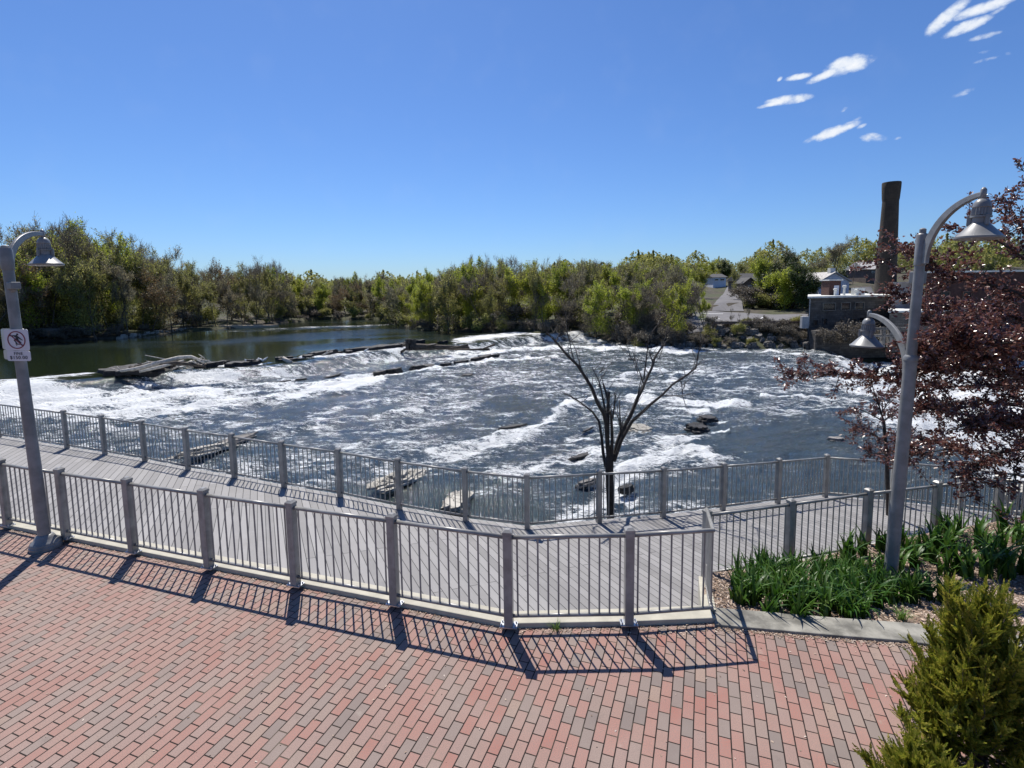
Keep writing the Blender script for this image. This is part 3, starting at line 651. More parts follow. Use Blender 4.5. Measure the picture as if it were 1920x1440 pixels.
def inbed(x, y):
    y0 = np.interp(x, [U0[0], U1[0], U2[0], U3[0], U4[0]], [U0[1], U1[1], U2[1], U3[1], U4[1]])
    y1 = np.interp(x, [2.2] + [p[0] for p in RPT], [5.9] + [p[1] - .1 for p in RPT]); return y0 < y < y1
def quads(C, A, B):   # centres and half vectors -> verts, faces
    V = np.stack([C - A - B, C + A - B, C + A + B, C - A + B], 1).reshape(-1, 3); F = np.arange(len(V)).reshape(-1, 4); return V, F
C = []
while len(C) < 16000:
    x = rnd.uniform(2.3, 9.0); y = rnd.uniform(4.2, 9.2)
    if inbed(x, y): C.append((x, y, bedz(x, y) + .008 + rnd.random() * .014))
C = np.array(C); n = len(C); a = rng.uniform(0, 6.28, n); ln = rng.uniform(.008, .028, n); tl = rng.uniform(-.5, .5, n)
A = np.stack([np.cos(a) * ln, np.sin(a) * ln, tl * ln], 1); Bv = np.stack([-np.sin(a) * .006, np.cos(a) * .006, rng.uniform(-.004, .004, n)], 1)
V, F = quads(C, A, Bv); ob = bpy.data.objects.new('mulch', raw('mulch', V, F, 'mulch_chip')); COL.objects.link(ob); tag(ob, 'tan and brown wood chip mulch covering the planting bed', 'mulch', None, 'stuff')
# litter and moss along the foot of the kerb
C = []
for i in range(5200):
    t = rnd.random(); 
    if rnd.random() < .62:
        x = rnd.uniform(-9, 2.3); base = np.interp(x, [p[0] for p in fr], [p[1] for p in fr]); dens = .5 + .5 * math.sin(x * 2.3) * math.sin(x * .9 + 1)
        if x > 1.2: dens = 1
        if x < -6.2: dens = 1
        if rnd.random() > dens * .8 + .08: continue
        y = base - abs(rnd.gauss(0, .05 if x < 1.2 else .10))
    else:
        x = rnd.uniform(2.2, 6); base = np.interp(x, [B0[0], B1[0], B2[0], B3[0]], [B0[1], B1[1], B2[1], B3[1]]); y = base - abs(rnd.gauss(0, .04))
    C.append((x, y, .004 + rnd.random() * .008))
for i in range(420):
    C.append((rnd.uniform(-8, 5.5), rnd.uniform(2.6, 5.4), .004 + rnd.random() * .004))
C = np.array(C); n = len(C); a = rng.uniform(0, 6.28, n); ln = rng.uniform(.003, .011, n)
A = np.stack([np.cos(a) * ln, np.sin(a) * ln, rng.uniform(-.3, .3, n) * ln], 1); Bv = np.stack([-np.sin(a) * ln * .5, np.cos(a) * ln * .5, rng.uniform(-.002, .002, n)], 1)
V, F = quads(C, A, Bv); ob = bpy.data.objects.new('leaf_litter', raw('leaf_litter', V, F, 'mulch_chip')); COL.objects.link(ob); tag(ob, 'dry crumbs and leaf litter along the foot of the kerb', 'litter', None, 'stuff')
# ------------------------------------------------------------------ irises and tufts
def blade(V, F, base, h, w_, az, lean, bend, fold=.3):
    n = 6; b = len(V); dx, dy = math.cos(az), math.sin(az); sx_, sy_ = -dy, dx
    for i in range(n + 1):
        t = i / n; ln = lean * t + bend * t * t; r_ = h * math.sin(min(ln, 2.4)) * t * .75; z = h * t * math.cos(min(ln, 2.2) * .62)
        ww = w_ * (1 - t ** 2.6) * (.65 + .5 * math.sin(math.pi * min(1, t * .9 + .1)))
        c = (base[0] + dx * r_, base[1] + dy * r_, base[2] + z)
        for k in (-1, 0, 1): V.append((c[0] + sx_ * ww * k - dx * fold * ww * abs(k), c[1] + sy_ * ww * k - dy * fold * ww * abs(k), c[2]))
    for i in range(n):
        for k in (0, 1): F.append((b + i * 3 + k, b + i * 3 + k + 1, b + i * 3 + k + 4, b + i * 3 + k + 3))
def irismesh(seed, nbl, h, w_):
    r_ = random.Random(seed); V, F = [], []
    for i in range(nbl):
        side_ = r_.uniform(0, 6.28)
        blade(V, F, (r_.gauss(0, .035), r_.gauss(0, .035), -.01), h * r_.uniform(.55, 1.1), w_ * r_.uniform(.7, 1.2), side_, r_.uniform(.05, .5), r_.uniform(0, .5) if r_.random() < .75 else r_.uniform(.8, 1.5), .35)
    return raw('iris', V, F, 'leaf_iris', False)
IR = [irismesh(i, 15, .47, .019) for i in range(5)]; IR2 = [irismesh(20 + i, 14, .50, .028) for i in range(4)]
def put(me, loc, rz, s_, name, label=None, cat=None, group=None, parent=None):
    o_ = bpy.data.objects.new(name, me); COL.objects.link(o_); o_.location = loc; o_.rotation_euler = (0, 0, rz)
    o_.scale = (s_, s_, s_) if not hasattr(s_, '__len__') else s_
    if label: tag(o_, label, cat, group)
    if parent: o_.parent = parent
    return o_
# front clump follows the lower kerb from the corner to the lamp
cnt = 0; tries = 0; pts_i = []
while cnt < 92 and tries < 9000:
    tries += 1; x = rnd.uniform(2.7, 5.15); y = rnd.uniform(5.4, 8.3)
    yl = np.interp(x, [p[0] for p in RPT], [p[1] for p in RPT]); lo = np.interp(x, [2.7, 3.3, 4.1, 4.5, 5.1], [5.78, 5.66, 5.76, 6.05, 6.8])
    hi = np.interp(x, [2.7, 3.2, 4.2, 5.6], [6.25, 7.1, 7.75, 7.6])
    if not (lo < y < min(hi, yl - .22)): continue
    if any((x - a) ** 2 + (y - b) ** 2 < .014 for a, b in pts_i): continue
    pts_i.append((x, y)); put(IR[cnt % 5], (x, y, bedz(x, y)), rnd.uniform(0, 6.28), rnd.uniform(.85, 1.12), 'iris', *((('blade-leaved iris in the front rows of the dense clump by the concrete edging', 'iris', 'irises of the front rows') if y < np.interp(x, [2.7, 5.6], [6.1, 6.95]) else ('blade-leaved iris in the back rows of the dense clump against the lower railing', 'iris', 'irises of the back rows')))); cnt += 1
for i in range(12):
    x, y = Px - .12 + rnd.uniform(-.42, .38), Py - rnd.uniform(.22, .62); put(IR[i % 5], (x, y, bedz(x, y)), rnd.uniform(0, 6.28), rnd.uniform(.85, 1.1), 'iris', 'blade-leaved iris standing around the foot of the double lamp', 'iris', 'irises around the lamp foot')
cnt = 0; tries = 0; pts_j = []
while cnt < 48 and tries < 9000:
    tries += 1; x = rnd.uniform(5.15, 9.0); y = rnd.uniform(6.3, 9.0)
    yl = np.interp(x, [p[0] for p in RPT], [p[1] for p in RPT]); lo = np.interp(x, [5.1, 5.7, 6.5, 9], [7.55, 7.45, 7.35, 7.1])
    if not (lo < y < yl - .22): continue
    if any((x - a) ** 2 + (y - b) ** 2 < .038 for a, b in pts_j): continue
    pts_j.append((x, y)); put(IR2[cnt % 4], (x, y, bedz(x, y)), rnd.uniform(0, 6.28), rnd.uniform(.85, 1.2), 'iris', 'broad-leaved iris in the shaded clump under the purple tree', 'iris', 'irises under the purple tree'); cnt += 1
def tuft(seed, n, h, w_):
    r_ = random.Random(seed); V, F = [], []
    for i in range(n): blade(V, F, (r_.gauss(0, .02), r_.gauss(0, .02), 0), h * r_.uniform(.5, 1), w_, r_.uniform(0, 6.28), r_.uniform(.3, .9), r_.uniform(.2, 1.1), .2)
    return raw('grass_tuft', V, F, 'leaf_grass')
g = G(1043, 1183); put(tuft(1, 26, .15, .0035), (g[0], g[1], 0), 0, 1, 'grass_tuft', 'lone grass tuft growing from the joint below the kerb', 'grass tuft')
g = G(1692, 1152, -.05); put(tuft(2, 60, .22, .004), (g[0], g[1], bedz(g[0], g[1])), 0, 1, 'grass_tuft', 'small bright tuft in the open mulch near the concrete edging', 'grass tuft')
g = G(1795, 1095, -.25); put(tuft(3, 90, .30, .004), (g[0], g[1], bedz(g[0], g[1])), 0, 1, 'grass_tuft', 'larger grass tuft behind the tip of the cedar shrub', 'grass tuft')
g = G(872, 1150); put(tuft(4, 9, .10, .003), (g[0], g[1], 0), 0, 1, 'weed', 'thin weed seedling against the kerb under the middle bay', 'weed')
# ------------------------------------------------------------------ cedar shrub
def cedar(center, H_, Rb, nbr, nsp, seed, name, label, lean=(0, 0)):
    r_ = random.Random(seed); Cc, Aa, Bb = [], [], []; cen = Vector(center)
    root = empty(name, center, label, 'shrub'); st = MB()
    for bi in range(nbr):
        t0 = (bi + .5) / nbr; z0 = H_ * .62 * t0 ** 1.1; th = bi * 2.4 + r_.gauss(0, .5)
        reach = Rb * (1 - .72 * t0) * r_.uniform(.65, 1.2); rise = H_ * r_.uniform(.16, .34) + H_ * .10 * t0
        p_ = Vector((lean[0] * t0, lean[1] * t0, z0)); ow = Vector((math.cos(th), math.sin(th), 0)); side = Vector((-math.sin(th), math.cos(th), 0))
        path = [p_ + ow * reach * (s_ ** .8) + Vector((0, 0, rise * s_ ** 1.7)) + side * r_.gauss(0, .02) for s_ in (0, .25, .5, .75, 1)]
        st.tube([q_ + cen for q_ in path], [.011, .008, .006, .004, .002], 5, False)
        tone = r_.random()
        for j in range(nsp):
            s_ = r_.uniform(.28, 1.0) ** .8 * 4; i = min(int(s_), 3); b0 = path[i].lerp(path[i + 1], s_ - i); dr = (path[i + 1] - path[i]).normalized()
            d = (dr * .7 + Vector((0, 0, .45)) + Vector((r_.gauss(0, .5), r_.gauss(0, .5), r_.gauss(0, .35)))).normalized(); Ls = r_.uniform(.06, .15); fan = d.cross(Vector((r_.gauss(0, 1), r_.gauss(0, 1), r_.gauss(0, 1)))).normalized()
            for k in range(8):
                u = k / 8; c = b0 + d * Ls * u
                for sg in (-1, 1):
                    dd = (d * .9 + fan * sg * .7 * (1 - .5 * u)).normalized(); l = .028 * (1.1 - .6 * u) * r_.uniform(.7, 1.2); wv = dd.cross(d.cross(fan)).normalized() * .0034
                    Cc.append(c + dd * l * .5); Aa.append(dd * l * .5); Bb.append(wv)
            Cc.append(b0 + d * Ls); Aa.append(d * .016); Bb.append(fan * .0038)
    V, F = quads(np.array(Cc), np.array(Aa), np.array(Bb))
    me = raw('foliage', V, F, 'leaf_cedar'); o_ = bpy.data.objects.new('foliage', me); COL.objects.link(o_); o_.parent = root
    st.tube([cen, cen + Vector((lean[0] * .5, lean[1] * .5, H_ * .5)), cen + Vector((lean[0] * .9, lean[1] * .9, H_ * .85))], [.035, .022, .006], 7)
    st.build('stems', 'bark', root); return root
cedar((3.52, 3.62, 0), 1.52, .56, 150, 46, 3, 'cedar_shrub', 'olive green feathery cedar shrub rising in the lower right corner', (-.10, .06))
cedar((2.86, 3.32, 0), .56, .42, 50, 40, 9, 'cedar_shrub', 'low spreading cedar shrub at the bottom edge left of the tall one')
# ------------------------------------------------------------------ terrain and river
ZU, ZM, ZL = -3.0, -4.0, -5.7
crest_px = [(-250, 760), (-80, 738), (0, 728), (100, 716), (190, 708), (330, 695), (490, 688), (560, 679), (640, 668), (700, 660), (760, 652), (880, 645), (960, 632), (1030, 626), (1090, 622)]
CREST = np.array([G(x, y, ZU)[:2] for x, y in crest_px])
lip_px = [(1520, 640), (1540, 652), (1560, 670), (1585, 692), (1640, 735), (1700, 780), (1800, 835), (1920, 890), (2060, 960), (2300, 1100)]
LIP = np.array([G(x, y, ZM)[:2] for x, y in lip_px])
def sd_line(X, Y, L):
    best = np.full(X.shape, 1e9); sg = np.zeros(X.shape)
    for (ax, ay), (bx_, by_) in zip(L[:-1], L[1:]):
        dx, dy = bx_ - ax, by_ - ay; t = np.clip(((X - ax) * dx + (Y - ay) * dy) / (dx * dx + dy * dy), 0, 1)
        ex, ey = X - ax - t * dx, Y - ay - t * dy; d = ex * ex + ey * ey; c = dx * (Y - ay) - dy * (X - ax)
        m_ = d < best; best = np.where(m_, d, best); sg = np.where(m_, np.sign(c), sg)
    return np.sqrt(best) * sg
def ss(x, a, b): t = np.clip((x - a) / (b - a), 0, 1); return t * t * (3 - 2 * t)
def hash2(i, j, s_):
    h = np.sin(i * 127.1 + j * 311.7 + s_ * 74.7) * 43758.5453; return h - np.floor(h)
def vnoise(x, y, s_=0):
    xi, yi = np.floor(x), np.floor(y); xf, yf = x - xi, y - yi; u = xf * xf * (3 - 2 * xf); v = yf * yf * (3 - 2 * yf)
    a, b, c, d = hash2(xi, yi, s_), hash2(xi + 1, yi, s_), hash2(xi, yi + 1, s_), hash2(xi + 1, yi + 1, s_)
    return (a * (1 - u) + b * u) * (1 - v) + (c * (1 - u) + d * u) * v - .5
def fbm(x, y, o=4, s_=0):
    r_ = 0; a = 1
    for i in range(o): r_ = r_ + a * vnoise(x, y, s_ + i); x = x * 2.03 + 5; y = y * 2.03 + 9; a *= .5
    return r_
def wlevel(X, Y):
    u = sd_line(X, Y, CREST); l = sd_line(X, Y, LIP)   # l>0: left of the lip when walking towards the viewer
    z = ZM + (ZU - ZM) * ss(u, -2.0, .25)
    # bed shelves make the rapids step down gently towards the viewer
    z = z - .25 * ss(-u, 8, 26)
    z = z + (ZL - z) * ss(-l if LSGN > 0 else l, -.4, 4.5)
    return z, u, l
LSGN = 1
tst = sd_line(np.array([10.]), np.array([30.]), LIP)[0]; LSGN = 1 if tst > 0 else -1
shore_px = [(-500, 705, ZU), (-150, 662, ZU), (0, 652, ZU), (60, 643, ZU), (230, 635, ZU), (360, 621, ZU), (480, 613, ZU), (540, 606, ZU), (590, 600, ZU), (720, 599, ZU), (745, 610, ZU), (780, 619, ZU), (850, 622, ZU), (950, 624, ZU), (1020, 628, ZU), (1100, 633, ZM), (1140, 641, ZM), (1165, 647, ZM), (1250, 648, ZM), (1400, 651, ZM), (1520, 651, ZM), (1560, 652, ZM - .3), (1700, 662, ZL), (1950, 672, ZL), (2300, 690, ZL)]
SH = [G(*a)[:2] for a in shore_px]
nb_ = [np.array([60, 4]), np.array([24, 2]), np.array([13, 9.5]), np.array([7.2, 12.3]), np.array([4, 11.6]), np.array([.4, 10.6]), np.array([-6, 12.6]), np.array([-14, 15.6]), np.array([-26, 20]), np.array([-45, 20]), np.array([-90, 10])]
RIV = np.array(SH + nb_)
def inpoly(X, Y, Pg):
    ins = np.zeros(X.shape, bool); n = len(Pg); j = n - 1
    for i in range(n):
        xi, yi = Pg[i]; xj, yj = Pg[j]; c = ((yi > Y) != (yj > Y)) & (X < (xj - xi) * (Y - yi) / (yj - yi + 1e-12) + xi); ins ^= c; j = i
    return ins
def sdriv(X, Y):
    d = np.abs(sd_line(X, Y, np.vstack([RIV, RIV[:1]]))); return np.where(inpoly(X, Y, RIV), -d, d)
def landz(X, Y):
    d = sdriv(X, Y); u = sd_line(X, Y, CREST); w_ = ZM + (ZU - ZM) * ss(u, -4, 2)
    right = ss(X, 8, 24) * ss(Y, 40, 52)
    z = w_ - .25 + .55 * ss(d, 0, 1.2) + (.35 + .5 * ss(X, -70, -20)) * ss(d, 1, 7)
    zr = w_ - .2 + 2.2 * ss(d, .2, 5.5) + .052 * np.clip(Y - 72, 0, 70) * ss(d, 3, 8)
    z = z * (1 - right) + zr * right
    dist = np.hypot(X, Y)
    z = z + ss(dist, 95, 330) * 2.0 + ss(dist, 300, 1500) * 4
    z = z + ss(np.hypot(X - 150, Y - 190), 130, 20) * 4.5
    nearb = (Y < 30) & (d > 0); 
    zn = -4.25 + np.clip(d, 0, 3) * .9 
    zn = np.where(Y < 14, np.minimum(zn, -1.6), np.minimum(zn, -1.9))
    z = np.where(nearb, zn, z)
    z = z + fbm(X * .12, Y * .12, 3, 3) * .5 * ss(d, 1, 6) * (~nearb)
    return np.where(d < 0, np.maximum(-8, -4.6 + d * .25), z)
def grid_sheet(name, mat_, az0, az1, na, rs, zf):
    A = np.linspace(az0, az1, na); Rr, Aa = np.meshgrid(rs, A, indexing='ij'); X = Rr * np.sin(Aa); Y = Rr * np.cos(Aa)
    Z = zf(X, Y); V = np.stack([X, Y, Z], 2).reshape(-1, 3); i = np.arange(len(rs) - 1)[:, None] * na + np.arange(na - 1)[None, :]
    F = np.stack([i, i + 1, i + 1 + na, i + na], 2).reshape(-1, 4); return V, F
rs = np.concatenate([np.linspace(1., 8, 6), np.geomspace(9, 160, 190), np.geomspace(170, 3500, 36)])
V, F = grid_sheet('ground', 'soil', -math.pi, math.pi, 421, rs, landz)
# keep the sheet under the plaza, bed and deck
m_ = (V[:, 1] < 13) & (np.hypot(V[:, 0], V[:, 1]) < 40); V[m_, 2] = np.minimum(V[m_, 2], -2.2)
m, q, p, o = newmat('ground_cover'); P = pos(q)  # dark litter browns, with shade under the woods put into the colour
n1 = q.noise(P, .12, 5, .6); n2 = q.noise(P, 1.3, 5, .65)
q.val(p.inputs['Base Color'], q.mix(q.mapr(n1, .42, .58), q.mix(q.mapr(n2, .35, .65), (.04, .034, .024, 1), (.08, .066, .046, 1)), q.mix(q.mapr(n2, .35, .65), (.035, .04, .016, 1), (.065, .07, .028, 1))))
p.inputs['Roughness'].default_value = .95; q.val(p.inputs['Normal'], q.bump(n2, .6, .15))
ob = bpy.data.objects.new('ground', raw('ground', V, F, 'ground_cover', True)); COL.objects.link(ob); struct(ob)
# foam laid down where the river breaks: (polyline in photo pixels, half height px, strength)
ST = [([(0, 776), (150, 776), (330, 766), (480, 751), (620, 729), (720, 709)], 11, 1.0), ([(350, 742), (450, 736), (560, 722)], 6, .75), ([(0, 745), (150, 742), (280, 736)], 8, .9), ([(600, 792), (700, 780), (800, 762), (900, 748)], 14, .5), ([(930, 884), (1040, 862), (1120, 842)], 13, .6), ([(450, 790), (560, 790), (660, 800)], 12, .4), ([(790, 845), (850, 838), (940, 820), (1010, 800)], 11, .75), ([(1000, 720), (1080, 708), (1160, 720)], 9, .4), ([(1330, 730), (1430, 722), (1540, 730)], 7, .45), ([(640, 735), (760, 730), (860, 706)], 8, .4),
      ([(0, 757), (100, 756), (200, 752), (300, 744), (400, 735)], 17, 1.0), ([(0, 785), (120, 784), (260, 778), (380, 768)], 9, .75), ([(420, 728), (520, 722), (620, 716), (700, 706)], 5, .7),
      ([(0, 738), (80, 732), (160, 724)], 5, .7), ([(150, 800), (300, 800), (400, 790)], 9, .5), ([(380, 765), (480, 752), (560, 742), (640, 730), (720, 712)], 6, .85), ([(330, 707), (362, 704)], 4, .9), ([(430, 706), (500, 700)], 3, .9), ([(486, 722), (560, 712), (640, 704)], 2.5, .5),
      ([(565, 690), (640, 681), (700, 674), (780, 664)], 4, .95), ([(700, 711), (780, 697), (860, 687), (925, 677)], 2.8, .95), ([(860, 655), (920, 645), (980, 637), (1050, 633), (1120, 639)], 6.5, 1.0), ([(840, 672), (930, 662), (1030, 652), (1100, 652), (1200, 654), (1320, 656)], 4, .95),
      ([(1320, 657), (1420, 657), (1530, 660)], 3, .75), ([(930, 680), (1000, 668), (1050, 668)], 3, .8), ([(1230, 668), (1300, 668)], 1.8, .4),
      ([(580, 776), (680, 756), (780, 742), (900, 722), (980, 716)], 7, .52), ([(500, 795), (620, 780), (720, 776)], 8, .42), ([(680, 812), (780, 790), (870, 775), (960, 775)], 12, .58), ([(350, 830), (260, 835), (130, 830), (30, 800)], 18, .42),
      ([(785, 840), (850, 832), (930, 812), (990, 795), (1040, 768), (1090, 748), (1130, 742)], 7, .85), ([(900, 880), (980, 868), (1040, 850), (1110, 832)], 10, .62), ([(820, 860), (880, 860)], 8, .4), ([(880, 920), (960, 900), (1040, 890)], 16, .38),
      ([(1140, 712), (1180, 700), (1235, 688)], 5, .75), ([(1235, 708), (1270, 700), (1320, 692)], 4.5, .8), ([(1340, 704), (1370, 692), (1425, 684)], 4, .75), ([(1320, 716), (1400, 706), (1480, 706), (1530, 712)], 3.5, .65), ([(1200, 728), (1300, 722), (1380, 728)], 3.5, .65),
      ([(1180, 742), (1260, 746), (1330, 752), (1400, 756)], 6, .95), ([(1250, 762), (1330, 764)], 5, .9), ([(1430, 738), (1500, 736), (1560, 744)], 3.2, .75), ([(1060, 728), (1120, 722), (1170, 730)], 4, .55),
      ([(1140, 790), (1210, 775)], 4, .4), ([(1300, 782), (1350, 778)], 3, .8), ([(1310, 802), (1345, 800)], 3, .8),
      ([(1120, 905), (1160, 880), (1210, 858), (1270, 842), (1340, 842)], 15, 1.0), ([(1080, 965), (1110, 940), (1160, 925)], 20, .95), ([(1240, 820), (1300, 808)], 8, .8), ([(1180, 862), (1250, 825)], 8, .7), ([(1360, 862), (1440, 872), (1500, 868)], 8, .35), ([(1160, 800), (1060, 830)], 5, .3),
      ([(500, 628), (580, 624), (640, 622), (740, 618)], 1.6, .48), ([(440, 632), (560, 632), (700, 628)], 3, .2), ([(700, 724), (800, 704), (900, 692)], 5, .35), ([(960, 700), (1100, 690)], 8, .3),
      ([(1590, 668), (1640, 676), (1710, 680)], 14, 1.1), ([(1620, 705), (1700, 715), (1800, 730), (1950, 730)], 26, 1.1), ([(1720, 760), (1800, 790), (1900, 820), (2000, 860)], 34, 1.1), ([(1880, 870), (2000, 910)], 20, 1.0), ([(1700, 672), (1900, 690), (2100, 700)], 12, .9), ([(1580, 744), (1620, 752)], 4, .7), ([(1600, 720), (1640, 740)], 5, .8)]
BL = []
for pl, ry, s_ in ST:
    for (x0, y0), (x1, y1) in zip(pl[:-1], pl[1:]):
        L_ = math.hypot(x1 - x0, y1 - y0); k = max(1, int(L_ / max(5, ry * 1.2)))
        for i in range(k):
            t = (i + .5) / k; x, y = x0 + (x1 - x0) * t, y0 + (y1 - y0) * t
            c = G(x, y, ZM); a_ = G(x, y - ry, ZM); b_ = G(x, y + ry, ZM); hy = np.linalg.norm(a_ - b_)[None][0] / 2; dd = math.hypot(c[0], c[1]); hx = max(ry * 2.2, L_ / k * .9) * dd / FPX
            BL.append((c[0], c[1], c[0] / dd, c[1] / dd, min(hy, 9), hx, s_))
rs = np.concatenate([1 / np.linspace(1 / 8.5, 1 / 40, 330), 1 / np.linspace(1 / 40.2, 1 / 190, 210)])
A = np.linspace(R(-50), R(50), 900); Rr, Aa = np.meshgrid(rs, A, indexing='ij'); X = Rr * np.sin(Aa); Y = Rr * np.cos(Aa)
Z, U_, Lp = wlevel(X, Y)
foam = np.zeros(X.shape)
wa = .5 + .02 * Y; X0, Y0 = X, Y; X = X0 + fbm(X0 * .45, Y0 * .45, 4, 51) * 1.0 * wa; Y = Y0 + fbm(X0 * .45 + 40, Y0 * .45, 4, 61) * 1.5 * wa
for (cx_, cy_, ux_, uy_, hy, hx, s_) in BL:
    rad = max(hy, hx) * 2.1; d0 = math.hypot(cx_, cy_)
    i0, i1 = np.searchsorted(rs, [d0 - rad, d0 + rad]); da = math.asin(min(.99, rad / max(d0, 1e-3))); a0 = math.atan2(cx_, cy_)
    j0, j1 = np.searchsorted(A, [a0 - da, a0 + da])
    if i1 <= i0 or j1 <= j0: continue
    sx_ = X[i0:i1, j0:j1] - cx_; sy_ = Y[i0:i1, j0:j1] - cy_
    r_ = sx_ * ux_ + sy_ * uy_; t_ = -sx_ * uy_ + sy_ * ux_
    g = s_ * np.exp(-((r_ / hy) ** 2 + (t_ / hx) ** 2)); foam[i0:i1, j0:j1] = np.maximum(foam[i0:i1, j0:j1], g)
X, Y = X0, Y0
down = ss(-U_, -.3, 1.5)
brk = fbm(X * .5 + 3, Y * .5, 4, 11) * .5
below = ss(-Lp * LSGN, 0, 3)
lowreg = ss(X, 8, 20) * ss(Y, 60, 45) 
base = (.34 + .36 * fbm(X * .16, Y * .3, 3, 21)) * down * (1 - .75 * ss(X, 6, 14) * ss(Y, 36, 26)) * ss(Y, 12, 17)
base = np.maximum(base, below * (.85 + .3 * fbm(X * .2, Y * .2, 3, 5)))
curt = np.exp(-((U_ + 1.2) / 1.5) ** 2) * (.55 + .95 * fbm(X * .35, Y * .35, 3, 77))
base = np.maximum(base, curt)
calmpatch = ss(np.hypot((X + 4.5) / 7.5, (Y - 17) / 5.5), 1.0, .55)
foam = np.clip(np.maximum(foam * (1.1 + 1.4 * brk), np.clip(base, 0, 1) * (1 - calmpatch)), 0, 1.2)
rough = np.clip(.03 + .8 * down, 0, 1) * (1 - .65 * calmpatch); rough = np.maximum(rough, .03 + .22 * ss(fbm(X * .05, Y * .14, 3, 8), .05, .4) * ss(Y, 60, 75))
for pl, ry, s_ in [([(430, 640), (520, 632), (620, 627), (720, 620), (810, 618)], 6, .42), ([(480, 620), (600, 614), (700, 612)], 2.5, .3), ([(600, 650), (700, 642), (820, 634)], 5, .25)]:
    for (x0, y0), (x1, y1) in zip(pl[:-1], pl[1:]):
        for i in range(8):
            t = (i + .5) / 8; c = G(x0 + (x1 - x0) * t, y0 + (y1 - y0) * t, ZU); c2 = G(x0 + (x1 - x0) * t, y0 + (y1 - y0) * t + ry, ZU); h_ = abs(c[1] - c2[1]); rough = np.maximum(rough, s_ * np.exp(-(((Y - c[1]) / h_) ** 2 + ((X - c[0]) / 3) ** 2)))
ca, sa = math.cos(R(35)), math.sin(R(35)); xr, yr = X * ca + Y * sa, -X * sa + Y * ca
wv = fbm(xr * .33, yr * 1.1, 5, 31) * .30 + fbm(xr * 1.4, yr * 2.8, 3, 41) * .09
Z = Z + wv * down * (.42 + 1.3 * np.clip(foam, 0, 1)) * (1 - .75 * calmpatch) + np.clip(foam, 0, 1) * .10
V = np.stack([X, Y, Z], 2).reshape(-1, 3); na = len(A); i = np.arange(len(rs) - 1)[:, None] * na + np.arange(na - 1)[None, :]
F = np.stack([i, i + na, i + 1 + na, i + 1], 2).reshape(-1, 4)
keep = (sdriv(X, Y) < 4).reshape(-1); F = F[keep[F].all(1)]
me = raw('river', V, F, 'river_water', True)
if me.polygons[0].normal.z < 0: me.flip_normals()
for nm, arr in (('foam', foam), ('rough', rough)):
    a_ = me.attributes.new(nm, 'FLOAT', 'POINT'); a_.data.foreach_set('value', arr.reshape(-1).astype(np.float32))
ob = bpy.data.objects.new('river', me); COL.objects.link(ob); struct(ob)
# side water outside the fan, for other viewpoints
for s_ in (-1, 1):
    w_ = MB().add([(s_ * 8, 6.8, -4.3), (s_ * 60, 50, -4.3 if s_ > 0 else -3.3), (s_ * 90, 20, -4.3 if s_ > 0 else -3.3), (s_ * 40, 2, -4.3)], [(0, 1, 2, 3) if s_ < 0 else (3, 2, 1, 0)])
# ------------------------------------------------------------------ rock ledges, boulders and driftwood
def slab(seed, Ln, Wd, Ht, layers, mat_, ang=0, jag=.24):
    r_ = random.Random(seed); V, F = [], []; n = 26; tx_, ty_ = r_.gauss(0, .04), r_.gauss(-.005, .02)
    z = -.5 * Ht
    for l in range(layers):
        h = (1.5 * Ht) / layers * r_.uniform(.7, 1.2); sh = 1 - .13 * l * r_.uniform(.6, 1.4); ox, oy = r_.gauss(0, .04) * Ln, r_.gauss(0, .04) * Wd; b = len(V)
        rad = [sh * (1 + r_.uniform(-jag, jag)) for _ in range(n)]
        for zz, k in ((z, 1.0), (z + h * .45, .985), (z + h, .96)):
            for i in range(n):
                a = 2 * math.pi * i / n; ca_, sa_ = math.cos(a), math.sin(a); e = (abs(ca_) ** 2.3 + abs(sa_) ** 2.3) ** (-1 / 2.3)
                V.append((Ln / 2 * rad[i] * e * ca_ * k + ox, Wd / 2 * rad[(i * 3) % n] * e * sa_ * k + oy, zz + r_.uniform(-.06, .06) * Ht + tx_ * Ln * rad[i] * e * ca_ * .5 + ty_ * Wd * sa_ * 2))
        for j in (0, 1):
            for i in range(n): F.append((b + j * n + i, b + j * n + (i + 1) % n, b + (j + 1) * n + (i + 1) % n, b + (j + 1) * n + i))
        F.append(tuple(b + 2 * n + i for i in range(n))); z += h * .92
    mb = MB(); mb.add(V, F); return mb
def rock(pxa, pxb, wid, ht, layers, mat_, name, label, z, cat='rock', seed=None, grp=None):
    a = G(*pxa, z); b = G(*pxb, z); c = (a + b) / 2; L_ = np.linalg.norm(b - a); mb = slab(seed or int(pxa[0] * 7 + pxa[1]), L_, wid, ht * (1.3 if name == 'rock_ledge' else 1.0 if name == 'ledge_block' else .9 if name == 'sill_rock' else .45), layers, mat_)
    rz = math.atan2(b[1] - a[1], b[0] - a[0]); o_ = mb.build(name, mat_); o_.location = (c[0], c[1], z + ht * .1); o_.rotation_euler = (0, 0, rz); tag(o_, label, cat, grp); return o_
rock((196, 718), (337, 704), 3.4, 1.05, 4, 'wet_rock', 'rock_ledge', 'large dark layered slab at the falls under the bleached log pile', -3.7)
rock((366, 702), (432, 692), 1.8, .95, 3, 'wet_rock', 'rock_ledge', 'dark rock slab just right of the log pile at the falls', -3.6)
rock((432, 697), (497, 690), 2.2, .75, 3, 'wet_rock', 'rock_ledge', 'dark flat slab where the gulls stand', -3.6)
rock((528, 686), (570, 681), 1.8, .7, 3, 'wet_rock', 'rock_ledge', 'small dark slab with a pale stump between two chutes', -3.6)
rock((572, 676), (634, 669), 2.2, .85, 3, 'wet_rock', 'rock_ledge', 'dark slab carrying a forked driftwood branch', -3.5)
